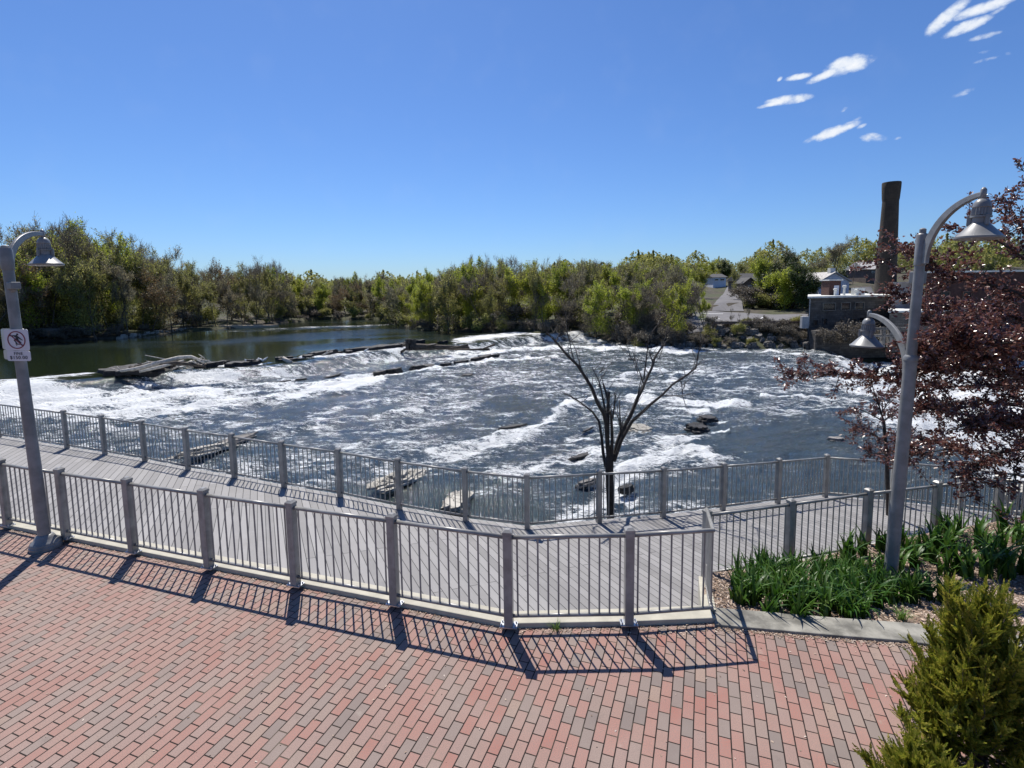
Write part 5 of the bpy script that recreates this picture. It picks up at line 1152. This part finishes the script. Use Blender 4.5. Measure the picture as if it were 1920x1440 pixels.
# long low stone mill: local frame, x along the river face
a = at(1517, 556, 66); b = at(1650, 549, 68.5); mlen = np.linalg.norm((b - a)[:2]) ; mz = a[2]; mrz = math.atan2(b[1] - a[1], b[0] - a[0])
mill = empty('stone_mill', (a[0], a[1], 0), 'long low stone mill with a white edged flat roof and three framed windows', 'mill building'); mill.rotation_euler = (0, 0, mrz); LOC[mill.name] = Matrix.Identity(4)
def loc_(o_, root): o_.parent = root; return o_
LW = mlen + 3
vd = Vector((a[0], a[1])).normalized(); ca_, sa_ = math.cos(mrz), math.sin(mrz); sk_ = (vd.x * ca_ + vd.y * sa_) / (-vd.x * sa_ + vd.y * ca_)
def skb(x0, x1, y0, y1, z0, z1): return MB().prism([(x0 + y0 * sk_, y0), (x1 + y0 * sk_, y0), (x1 + y1 * sk_, y1), (x0 + y1 * sk_, y1)], z0, z1)
loc_(skb(0, LW, 0, 10, -8, mz - .21).build('wall', 'mill_stone'), mill)
loc_(skb(-.2, LW + .2, -.3, 10.2, mz - .21, mz + .02).build('roof', 'off_white'), mill)
def mx(px): # local x of a photo column on the mill face
    r_ = ray(px, 560); t = r_[0] / r_[1]; ca_, sa_ = math.cos(mrz), math.sin(mrz); return (t * a[1] - a[0]) / (ca_ - t * sa_)
mx0 = 0
for (x0, x1) in ((1543, 1566), (1577, 1594), (1603, 1620)):
    X0, X1 = mx(x0), mx(x1); window(mill, (X0 + X1) / 2, mz - 1.35, X1 - X0, .95, 0)
for (x0, x1, zz) in ((1527, 1535, -3.3), (1545, 1552, -3.2), (1577, 1582, -3.3), (1598, 1606, -3.3), (1612, 1620, -3.2)):
    X0, X1 = mx(x0), mx(x1); window(mill, (X0 + X1) / 2, mz + zz, X1 - X0, .7, 0, 'mill_stone', 'opening')
loc_(MB().box((LW / 2 - .2, -.1, mz - 4.6), (LW - 1, .3, .14)).build('string_course', 'bank_stone'), mill)
for px, h_ in ((1580, .9), (1597, 1.3), (1620, .7)):
    X_ = mx(px); loc_(MB().lathe([(.14, 0), (.14, h_ * .8), (.24, h_ * .82), (.24, h_), (.1, h_ + .05)], (X_, 1.2, mz), 10).build('roof_vent', 'off_white'), mill)
loc_(MB().box((mx(1628), 1.6, mz + .5), (1.2, 1, .9)).build('roof_hatch', 'off_white'), mill)
loc_(MB().tube([(.1, -.08, mz - .3), (.1, -.08, -1.5)], .05, 8).build('downpipe', 'grey_siding'), mill)
# roof penthouse of brick with a pale door
pa = at(1555, 553, 70); pb2 = at(1578, 526, 70); pw_ = pb2[0] - pa[0]
ph = empty('brick_penthouse', (pa[0] + pw_ / 2, 70.5, mz), 'small brick roof house with a white door on the stone mill', 'roof house'); ph.location = (pa[0] + pw_ / 2, 71, mz)
hh_ = pb2[2] - mz
for nm, c, s_, mt in (('wall', (0, 0, hh_ / 2), (pw_, 1.8, hh_), 'mill_brick'), ('roof', (0, 0, hh_ + .08), (pw_ + .35, 2.2, .16), 'off_white'), ('door', (.12 * pw_, -.93, hh_ * .34), (pw_ * .42, .06, hh_ * .66), 'siding_white')):
    o_ = MB().box(c, s_).build(nm, mt); o_.parent = ph
# grey cabinet at the mill corner
cb_ = at(1508, 610, 66); o_ = bevel(MB().box((0, 0, -.3), (.85, .6, 1.5)).build('utility_cabinet', 'grey_siding'), .05); o_.location = (cb_[0], 66, at(1508, 600, 66)[2]); tag(o_, 'grey metal cabinet standing at the left corner of the stone mill', 'cabinet')
# chimney
ct = at(1672, 342, 75); cbm = at(1655, 575, 75); r0 = 40 / 2 / FPX * 76; r1_ = 27 / 2 / FPX * 76
ch = empty('brick_chimney', (ct[0], 75, -2), 'tall tapering brick smokestack beside the stone mill', 'chimney'); Hc = ct[2] + 2
sh_ = MB().lathe([(r0 * .98, 0), (r0 * .84, Hc * .3), (r1_ * .94, Hc - 2.6)], (0, 0, 0), 32).build('shaft', 'chimney_brick'); sh_.parent = ch; smooth(sh_)
cp_ = MB().lathe([(r1_ * .94, Hc - 2.6), (r1_ * 1.0, Hc - 2.2), (r1_ * 1.08, Hc - .8), (r1_ * 1.1, Hc - .15), (r1_ * 1.06, Hc), (r1_ * .8, Hc), (r1_ * .8, Hc - .5)], (0, 0, 0), 32).build('crown_band', 'chimney_brick'); cp_.parent = ch; smooth(cp_, 25)
def house(name, label, pxl, pxr, pbase, peave, ppeak, Y, wall, roof, gable=True, depth=7, wins=(), parts=()):
    l = at(pxl, pbase, Y); r_ = at(pxr, pbase, Y); w_ = r_[0] - l[0]; z0 = l[2] - 1.5; ze = at(pxl, peave, Y)[2]; zp = at(pxl, ppeak, Y)[2]
    e = empty(name, ((l[0] + r_[0]) / 2, Y, z0), label, 'house'); he = ze - z0; hp_ = zp - z0
    if gable:
        mb = MB(); mb.add([(-w_ / 2, 0, 0), (w_ / 2, 0, 0), (w_ / 2, 0, he), (0, 0, hp_), (-w_ / 2, 0, he), (-w_ / 2, depth, 0), (w_ / 2, depth, 0), (w_ / 2, depth, he), (0, depth, hp_), (-w_ / 2, depth, he)], [(0, 1, 2, 3, 4), (9, 8, 7, 6, 5), (1, 6, 7, 2), (5, 0, 4, 9)])
        o_ = mb.build('wall', wall); o_.parent = e; mb = MB()
        for s_ in (-1, 1):
            x0, x1 = s_ * (w_ / 2 + .3), 0; z_0 = he - .3 * (hp_ - he) / (w_ / 2); 
            mb.add([(x0, -.4, z_0 + .02), (x1, -.4, hp_ + .02), (x1, depth + .4, hp_ + .02), (x0, depth + .4, z_0 + .02), (x0, -.4, z_0 + .2), (x1, -.4, hp_ + .2), (x1, depth + .4, hp_ + .2), (x0, depth + .4, z_0 + .2)], [(0, 1, 2, 3), (7, 6, 5, 4), (0, 4, 5, 1), (3, 2, 6, 7), (0, 3, 7, 4)])
    else:
        o_ = MB().box((0, depth / 2, he / 2), (w_, depth, he)).build('wall', wall); o_.parent = e; mb = MB()
        mb.add([(-w_ / 2 - .4, -.4, he), (w_ / 2 + .4, -.4, he), (w_ / 2 + .4, depth / 2, hp_), (-w_ / 2 - .4, depth / 2, hp_), (-w_ / 2 - .4, depth + .4, he), (w_ / 2 + .4, depth + .4, he)], [(0, 1, 2, 3), (3, 2, 5, 4), (0, 3, 4), (1, 5, 2), (0, 4, 5, 1)])
    o_ = mb.build('roof', roof); o_.parent = e
    for fx_, fz_, fw_, fh_ in wins: window(e, fx_ * w_, he * fz_, fw_ * w_, he * fh_, -.02, 'off_white')
    return e
wh = house('gabled_house', 'white gabled house behind the brick roof house', 1535, 1591, 552, 528, 512, 95, 'siding_white', 'roof_pale', True, 9)
cu_ = MB().box((0, 1, at(1563, 508, 95)[2] - wh.location.z), (.9, .9, 1.1)).build('cupola', 'off_white'); cu_.parent = wh
house('grey_house', 'pale grey house with a band of dark windows left of the lane', 1337, 1361, 534, 520, 513, 140, 'siding_white', 'roof_dark', False, 8, [(-.25, .82, .3, .12), (.2, .82, .3, .12)])
hb = house('brown_house', 'dark brown house half hidden by trees right of the lane', 1392, 1430, 545, 527, 512, 120, 'brown_house', 'roof_dark', False, 8, [(.1, .7, .18, .18)])
g2 = house('brown_gable', 'small gabled dark porch in front of the brown house', 1394, 1417, 545, 531, 522, 116, 'brown_house', 'roof_dark', True, 4, [(0, .75, .2, .2)])
house('hill_house', 'weathered house with a pale roof left of the chimney', 1624, 1664, 520, 505, 490, 130, 'brown_house', 'roof_pale', False, 8, [(-.2, .8, .12, .12)])
struct(drape('hill_road', [(1632, 545, 98), (1656, 545, 98), (1640, 528, 122), (1612, 527, 122)], 'asphalt', .2, 12, 4))
# brick mill on the right behind the purple tree
q1_ = at(1700, 585, 58); q2_ = at(1730, 520, 60)
def block(name, label, pxl, pxr, ptop, pbot, Y, dep, wall, cat='mill building', roof='off_white', wins=()):
    l = at(pxl, ptop, Y); r_ = at(pxr, ptop, Y); w_ = r_[0] - l[0]; zt = l[2]; zb2 = at(pxl, pbot, Y)[2]; e = empty(name, ((l[0] + r_[0]) / 2, Y, zb2), label, cat)
    k_ = l[0] / Y
    pf = lambda x0, x1, y0, y1: [(x0 + y0 * k_, y0), (x1 + y0 * k_, y0), (x1 + y1 * k_, y1), (x0 + y1 * k_, y1)]
    o_ = MB().prism(pf(-w_ / 2, w_ / 2, 0, dep), 0, zt - zb2).build('wall', wall); o_.parent = e
    o_ = MB().prism(pf(-w_ / 2 - .15, w_ / 2 + .15, -.2, dep + .2), zt - zb2 + .003, zt - zb2 + .2).build('roof', roof); o_.parent = e
    for fx_, fz_, fw_, fh_ in wins: window(e, fx_ * w_, (zt - zb2) * fz_, fw_ * w_, (zt - zb2) * fh_, -.02, 'rust_rail')
    return e
block('brick_mill', 'dark red brick mill with a flat roof behind the purple tree', 1737, 2050, 512, 640, 62, 14, 'mill_brick', wins=[(-.38, .6, .05, .25), (-.25, .6, .05, .25), (-.1, .6, .05, .25), (.05, .6, .05, .25)])
block('grey_annex', 'pale grey sided annex between the chimney and the brick mill', 1672, 1712, 532, 586, 66, 8, 'grey_siding', roof='roof_pale', wins=[(.15, .45, .2, .3)])
block('mill_wing', 'low dark stone wing with a white capped edge above the river', 1668, 1790, 586, 660, 60, 10, 'mill_stone', 'mill wing')
# old concrete gate frames in the dark opening
gt = empty('sluice_frame', tuple(at(1660, 645, 57)), 'pale concrete sluice frames at the foot of the mill', 'sluice')
for x in (1655, 1668, 1682): MB().box(tuple(at(x, 632, 57)), (.3, .5, 2.2)).build('pier', 'bank_stone', gt)
for y in (616, 629): c = at(1672, y, 56.9); MB().box(tuple(c), (4.4, .4, .25)).build('beam', 'bank_stone', gt)
# river wall below the stone mill
wl = MB().box((0, 0, 0), (15, 1.4, 3.4)).build('river_wall', 'mill_stone'); wl.location = (44.5, 64.4, -3.6); tag(wl, 'dark stone river wall at the foot of the mill', 'wall')
lw = MB().box((0, 0, 0), (18, .8, 1.2)).build('retaining_wall', 'bank_stone'); c = at(0, 622, 74); lw.location = (c[0], 76, at(0, 619, 76)[2] - .5); lw.rotation_euler = (0, 0, R(22)); tag(lw, 'pale capped wall at the left edge of the far bank', 'wall')
# bank boulders and snags on the right bank
BR = []
for i in range(6):
    me_ = slab(100 + i, 1, .75, .55, 2, 'bank_stone', jag=.35); m_ = bpy.data.meshes.new('boulder'); m_.from_pydata(me_.v, [], me_.f); m_.materials.append(MATS['bank_stone']); BR.append(m_)
for i in range(150):
    px = rt_.uniform(1165, 1560); y = 650 - rt_.random() ** 1.6 * 32 if px > 1300 else 649 - rt_.random() * 8; d_ = G(px, 650, ZM); Yb = d_[1] + (650 - y) * .17 + rt_.uniform(-.3, .5)
    x = d_[0] * Yb / d_[1]; z = float(lz([x], [Yb])[0]); o_ = put(rt_.choice(BR), (x, Yb, z + .1), rt_.uniform(0, 6.28), rt_.uniform(.35, 1.25), 'bank_boulder', 'rough grey boulder on the far right river bank', 'boulder', 'boulders of the right bank')
    o_.rotation_euler = (rt_.gauss(0, .3), rt_.gauss(0, .3), rt_.uniform(0, 6.28))
PS = []
for m0 in BR: m1 = m0.copy(); m1.materials.clear(); m1.materials.append(MATS['limestone']); PS.append(m1)
gb_ = slab(901, 13, 3.0, .5, 2, 'limestone').build('gravel_bar', 'dry_litter'); gg = G(448, 614, ZU); gb_.location = (gg[0], gg[1], ZU + .05); gb_.rotation_euler = (0, 0, .4); struct(gb_)
for i in range(20):
    px = 225 + i * 8 + rt_.uniform(-3, 3); d_ = G(px, 635.5 - i * 1.0, ZU); put(rt_.choice(PS), (d_[0], d_[1] - .2, ZU + .12), rt_.uniform(0, 6), rt_.uniform(.5, 1.0), 'shore_stone', 'pale stone in the row along the left bank waterline', 'stone', 'pale stones of the left bank').data
snag = []
for i in range(42):
    px = rt_.uniform(1170, 1540); d_ = G(px, 648, ZM); Yb = d_[1] + rt_.uniform(0, 5); x = d_[0] * Yb / d_[1]; z = float(lz([x], [Yb])[0]); a_ = rt_.uniform(0, 6.28); l_ = rt_.uniform(.8, 2.6)
    o_ = MB().tube([(0, 0, 0), (l_ * .5 * math.cos(a_), l_ * .5 * math.sin(a_), l_ * .28), (l_ * math.cos(a_ + .3), l_ * math.sin(a_ + .3), l_ * rt_.uniform(.1, .6))], [.09, .06, .03], 5).build('snag', rt_.choice(['driftwood', 'bark_far', 'dark_drift', 'bark_far'])); o_.location = (x, Yb, z); tag(o_, 'broken branch caught on the far right river bank', 'driftwood', 'branches caught on the right bank')
for i in range(100):
    px = rt_.uniform(1165, 1545) if i % 4 else rt_.uniform(1440, 1660); d_ = G(px, 650, ZM); Yb = d_[1] + rt_.uniform(.6, 5.8); x = d_[0] * Yb / d_[1]
    if px > 1540: Yb = 62.6; x = d_[0] * Yb / d_[1]
    gk = 'bush' if rt_.random() < .3 else 'brush'
    plant(gk, x, Yb, rt_.uniform(1.2, 2.9) if px < 1300 else rt_.uniform(.8, 1.9), 'bank_shrub', 'scrubby grey shrub on the right bank below the parking lot' if gk == 'brush' else 'fresh green scrub on the right bank below the parking lot', 'shrub', 'scrub of the right bank', wid=1.2, r_=rt_, z=(-3.2 if px > 1540 else None))
for i, (px, pt, Y) in enumerate([(1322, 575, 71), (1375, 573, 70.5), (1404, 577, 70.5), (1385, 585, 70.6), (1430, 590, 70.4)]): tree_at('bare', px, pt, Y, 'thin_sapling', 'thin leafless sapling standing against the parking lot', .5, group='bare saplings by the lot')
for i in range(40):
    px = rt_.uniform(1395, 1515); Y = rt_.uniform(98, 106); t = at(px, 590, Y); plant('brush' if i % 3 else 'bush', t[0], Y, rt_.uniform(2, 3.6), 'slope_shrub', 'dark scrub on the slope behind the parking lot', 'shrub', 'scrub behind the lot', wid=1.3, r_=rt_)
tree_at('brush', 1578, 600, 62.5, 'bare_shrub', 'tall bare brown shrub in front of the stone mill', 1.1, z=-3.4, cat='shrub'); tree_at('brush', 1600, 600, 62.5, 'bare_shrub', 'lower bare shrub at the foot of the stone mill', 1.3, z=-3.4, cat='shrub')
# ------------------------------------------------------------------ the dead tree in the middle
DY = 12.3
def tr(pts, dY=0.0): return [Vector(at(x, y, DY + dY * i / max(1, len(pts) - 1))) for i, (x, y) in enumerate(pts)]
dt = empty('dead_tree', tuple(at(1143, 1100, DY)), 'bare dead tree with several upright stems standing between deck and rapids', 'dead tree')
pxr = DY / FPX / 2
tk = [at(1144, 1150, DY), at(1145, 960, DY), at(1143, 900, DY), at(1142, 862, DY), at(1147, 848, DY)]
smooth(MB().tube(tk, [17 * pxr, 15 * pxr, 15 * pxr, 17 * pxr, 12 * pxr], 12).build('trunk', 'dead_bark', dt))
ds = [([(1136, 875), (1131, 850), (1128, 820), (1123, 790), (1111, 772), (1098, 762), (1085, 752), (1070, 743), (1057, 738)], 0.8, 5.5, 1.3),
      ([(1142, 865), (1139, 830), (1137, 795), (1132, 775), (1121, 757), (1110, 728), (1096, 705), (1083, 685), (1065, 668), (1050, 650), (1035, 633)], -.9, 7.5, 2.6),
      ([(1035, 633), (1028, 628), (1024, 624)], -.1, 2, 1), ([(1042, 642), (1048, 628), (1050, 624)], .3, 2, .8),
      ([(1139, 840), (1140, 790), (1140, 760), (1142, 735)], .3, 6, 4.5), ([(1138, 790), (1132, 755), (1127, 730), (1123, 715), (1110, 688)], .6, 4, 1.5), ([(1142, 762), (1136, 735), (1131, 720)], .2, 4, 3), ([(1123, 700), (1132, 690)], .1, 1.6, .8),
      ([(1146, 860), (1148, 820), (1146, 780), (1144, 770)], -.4, 6, 3), ([(1149, 785), (1152, 760), (1154, 740)], -.2, 2.6, 1.8), ([(1163, 800), (1162, 770), (1162, 750)], .3, 2.6, 1.5),
      ([(1150, 865), (1158, 830), (1165, 810), (1182, 780), (1196, 745), (1205, 728), (1208, 720), (1222, 690), (1228, 670), (1238, 655), (1247, 645)], .9, 8, 2.2),
      ([(1208, 722), (1200, 700), (1192, 680), (1187, 660)], .5, 2.2, .8), ([(1207, 712), (1211, 680), (1214, 655), (1217, 630), (1230, 612)], .4, 2.6, .8), ([(1226, 686), (1220, 668), (1216, 655)], .2, 2.6, 1),
      ([(1196, 700), (1187, 675), (1168, 656), (1160, 645)], .3, 1.4, .6), ([(1238, 655), (1246, 640), (1250, 620)], .2, 2.5, 1),
      ([(1152, 862), (1165, 825), (1185, 790), (1205, 772), (1220, 758), (1240, 742), (1262, 720), (1285, 705), (1305, 690)], -.8, 6.5, 2), ([(1305, 690), (1309, 665), (1314, 640)], -.2, 2, 1), ([(1300, 694), (1308, 680)], 0, 1.6, .8),
      ([(1240, 742), (1280, 742), (1295, 737)], .2, 1.6, .8), ([(1280, 740), (1278, 722), (1272, 705)], .1, 1.5, .7), ([(1278, 735), (1285, 722)], .1, 1.3, .7),
      ([(1170, 818), (1175, 790), (1188, 765), (1195, 745), (1202, 712)], -.3, 4.5, 1.2), ([(1140, 850), (1136, 865)], 0, 3, 3), ([(1078, 680), (1072, 660), (1068, 640), (1064, 625), (1062, 600)], .5, 1.8, .7), ([(1090, 692), (1082, 665), (1078, 652)], .3, 2, .8), ([(1083, 684), (1070, 672)], 0, 1.2, .6),
      ([(1165, 812), (1160, 790), (1158, 770)], .2, 1.5, .8), ([(1244, 705), (1236, 690)], 0, 1, .6), ([(1228, 668), (1236, 672), (1240, 660)], .2, 1.4, .7), ([(1135, 790), (1120, 800), (1112, 790)], .2, 1, .6)]
rb = random.Random(3)
for pts, dY, r0_, r1_2 in ds:
    P_ = tr(pts, dY); n = len(P_); mb = MB().tube(P_, [(r0_ + (r1_2 - r0_) * i / (n - 1)) * 1.22 * pxr for i in range(n)], 8)
    for i in range(1, n):
        if r0_ < 1.2: break
        for _ in range(2 if r0_ > 3 else 3):
            if rb.random() < .6:
                s_ = P_[i - 1].lerp(P_[i], rb.random()); dr = (P_[i] - P_[i - 1]).normalized(); v = (dr + Vector((rb.gauss(0, .8), rb.gauss(0, .8), rb.gauss(.2, .6)))).normalized(); l_ = rb.uniform(.15, .75)
                m_ = s_ + v * l_ * .5 + Vector((rb.gauss(0, .03),) * 3); mb.tube([s_, m_, m_ + (v + Vector((rb.gauss(0, .4), 0, .3))).normalized() * l_ * .5], [.011, .007, .003], 4)
                if rb.random() < .6: mb.tube([m_, m_ + (v + Vector((rb.gauss(0, .7), rb.gauss(0, .7), rb.gauss(.2, .4)))).normalized() * l_ * .45], [.006, .002], 3)
    smooth(mb.build('branch', 'dead_bark', dt))
# ------------------------------------------------------------------ purple leaved trees
def leafcloud(C, D, sz, seed, flat=.55):
    g = np.random.default_rng(seed); n = len(C); nrm = g.normal(0, 1, (n, 3)) * flat + np.array([0, 0, .6]); nrm /= np.linalg.norm(nrm, axis=1)[:, None]
    A = D + g.normal(0, .6, (n, 3)); A -= nrm * (A * nrm).sum(1)[:, None]; A /= np.linalg.norm(A, axis=1)[:, None]; B_ = np.cross(nrm, A); s_ = sz * g.uniform(.6, 1.25, (n, 1)); A = A * s_; B_ = B_ * s_ * .27
    C = C + A * .5; up = nrm * s_ * .10
    V = np.stack([C - A * .5, C - A * .12 - B_ + up, C + A * .22 - B_ * .8 + up, C + A * .5, C + A * .22 + B_ * .8 + up, C - A * .12 + B_ + up], 1).reshape(-1, 3)
    b = (np.arange(n) * 6)[:, None]; F = np.concatenate([b + np.array([0, 1, 2, 3]), b + np.array([0, 3, 4, 5])], 1).reshape(-1, 4); return V, F
def purple(name, label, limbs, base, seed, leafsz, per, twl, twn, mat_='leaf_purple'):
    r_ = random.Random(seed); root = empty(name, tuple(base), label, 'tree'); Cc, Dd = [], []
    for li, (pts, r0_, r1_2, dens) in enumerate(limbs):
        P_ = [Vector(at(*p_)) for p_ in pts]; n = len(P_); mb = MB().tube(P_, [r0_ + (r1_2 - r0_) * i / (n - 1) for i in range(n)], 7)
        L_ = sum((P_[i + 1] - P_[i]).length for i in range(n - 1)); k = int(L_ * twn * dens)
        for j in range(k):
            t = r_.random() ** .8 * (n - 1); i = min(int(t), n - 2); s_ = P_[i].lerp(P_[i + 1], t - i); dr = (P_[i + 1] - P_[i]).normalized()
            v = (dr * .6 + Vector((r_.gauss(0, .8), r_.gauss(0, .8), r_.gauss(.12, .6)))).normalized(); l_ = twl * r_.uniform(.4, 1.3); pp = [s_]
            for q_ in range(3): v = (v + Vector((r_.gauss(0, .25), r_.gauss(0, .25), r_.gauss(.02, .22)))).normalized(); pp.append(pp[-1] + v * l_ / 3)
            mb.tube(pp, [.008, .006, .004, .002], 3, False)
            for q_ in range(int(per * r_.uniform(.5, 1.4))):
                u_ = r_.random() ** .7 * 3; i2 = min(int(u_), 2); c = pp[i2].lerp(pp[i2 + 1], u_ - i2); Cc.append((c.x + r_.gauss(0, .022), c.y + r_.gauss(0, .022), c.z + r_.gauss(0, .022))); Dd.append((v.x + r_.gauss(0, .5), v.y + r_.gauss(0, .5), v.z + r_.gauss(0, .5)))
        smooth(mb.build('branch', 'dead_bark', root))
    V, F = leafcloud(np.array(Cc), np.array(Dd), leafsz, seed); me = raw('crown', V, F, mat_); me.transform(Matrix.Translation(-Vector(base))); o_ = bpy.data.objects.new('crown', me); COL.objects.link(o_); o_.parent = root; print(name, 'leaves', len(Cc)); return root
TB = at(2120, 1040, 8.2); tb = (2120, 1040, 8.2)
J = (2085, 800, 8.2)
LB = [([tb, (2110, 900, 8.2), J], .14, .11, 0), ([J, (2060, 700, 8.3), (2020, 600, 8.4)], .10, .07, .2),
      ([J, (2000, 740, 8.0), (1900, 700, 7.8), (1820, 688, 7.7), (1740, 690, 7.7), (1680, 702, 7.8)], .07, .012, 1.1), ([(1740, 690, 7.7), (1640, 708, 7.9), (1570, 702, 8.0), (1500, 703, 8.1)], .014, .004, .75),
      ([(2060, 700, 8.3), (1960, 660, 8.6), (1880, 630, 8.8), (1800, 612, 9.0), (1740, 600, 9.1)], .06, .01, 1.25), ([(2060, 700, 8.3), (1980, 650, 7.4), (1900, 640, 7.0), (1830, 650, 6.8), (1770, 640, 6.8)], .05, .01, 1.15),
      ([(2040, 640, 8.4), (1960, 570, 8.4), (1880, 540, 8.3), (1800, 520, 8.3), (1740, 500, 8.3), (1695, 470, 8.4)], .05, .006, .95), ([(1800, 520, 8.3), (1740, 545, 8.5), (1690, 560, 8.6), (1650, 545, 8.7)], .014, .004, .6), ([(1690, 470, 8.4), (1640, 505, 8.6)], .006, .003, .5),
      ([(2020, 600, 8.4), (1970, 520, 8.6), (1930, 450, 8.8), (1900, 400, 9.0), (1885, 372, 9.0)], .05, .006, .32), ([(1970, 520, 8.6), (1900, 470, 8.2), (1850, 440, 8.0), (1800, 430, 7.9)], .02, .004, .42), ([(2010, 580, 8.4), (1990, 420, 8.6), (1940, 330, 8.8), (1905, 314, 8.8)], .03, .004, .10), ([(1930, 450, 8.8), (1900, 420, 8.7), (1868, 385, 8.6)], .01, .003, .5),
      ([J, (2000, 790, 8.4), (1920, 760, 8.6), (1850, 755, 8.7), (1780, 770, 8.8), (1720, 765, 8.8)], .06, .008, 1.2), ([J, (1990, 800, 7.6), (1920, 800, 7.2), (1860, 790, 7.0), (1800, 800, 6.9)], .05, .008, 1.0),
      ([J, (2000, 850, 8.2), (1930, 840, 8.0), (1870, 850, 7.8), (1820, 880, 7.7), (1835, 940, 7.7)], .04, .004, .8), ([(1870, 850, 7.8), (1790, 840, 7.9), (1730, 850, 8.0), (1690, 860, 8.1)], .014, .004, .85), ([(1930, 840, 8.0), (1900, 880, 7.8), (1905, 900, 7.8)], .012, .004, .8),
      ([(2000, 740, 8.0), (1930, 730, 8.4), (1860, 720, 8.6), (1790, 725, 8.7), (1720, 735, 8.8)], .03, .006, 1.2), ([(1990, 650, 8.6), (1920, 600, 9.2), (1850, 580, 9.4), (1780, 575, 9.4), (1730, 570, 9.4)], .03, .006, 1.15), ([(1980, 620, 8.4), (1920, 670, 7.6), (1850, 670, 7.4), (1780, 660, 7.4), (1725, 655, 7.5)], .03, .006, 1.2)]
purple('purple_leaf_tree', 'large dark purple-leaved tree filling the right edge behind the double lamp', LB, TB, 5, .058, 44, .46, 27)
sb_ = at(1668, 1060, 11.6)
LS = [([(1668, 1060, 11.6), (1665, 935, 11.6), (1663, 860, 11.6), (1657, 790, 11.6)], .055, .035, 0), ([(1657, 790, 11.6), (1648, 760, 11.7), (1639, 735, 11.7), (1632, 708, 11.8)], .022, .006, .6), ([(1657, 790, 11.6), (1630, 775, 11.4), (1605, 765, 11.3), (1590, 775, 11.2)], .018, .004, .35), ([(1660, 830, 11.6), (1640, 815, 11.4), (1618, 805, 11.3), (1608, 800, 11.3)], .015, .004, .9),
      ([(1662, 850, 11.6), (1640, 850, 11.4), (1620, 845, 11.3)], .013, .004, .8), ([(1657, 790, 11.6), (1680, 770, 11.8), (1705, 760, 11.9), (1740, 765, 12)], .018, .004, .9), ([(1660, 830, 11.6), (1700, 820, 11.4), (1740, 825, 11.3), (1790, 835, 11.2)], .018, .004, 1.1), ([(1660, 845, 11.6), (1700, 850, 11.8), (1740, 850, 11.9)], .016, .004, 1.0), ([(1652, 775, 11.6), (1668, 750, 11.6), (1672, 730, 11.6)], .01, .003, .7)]
purple('young_purple_tree', 'slim young purple-leaved tree behind the far railing beside the lamp pole', LS, sb_, 8, .058, 30, .42, 24)
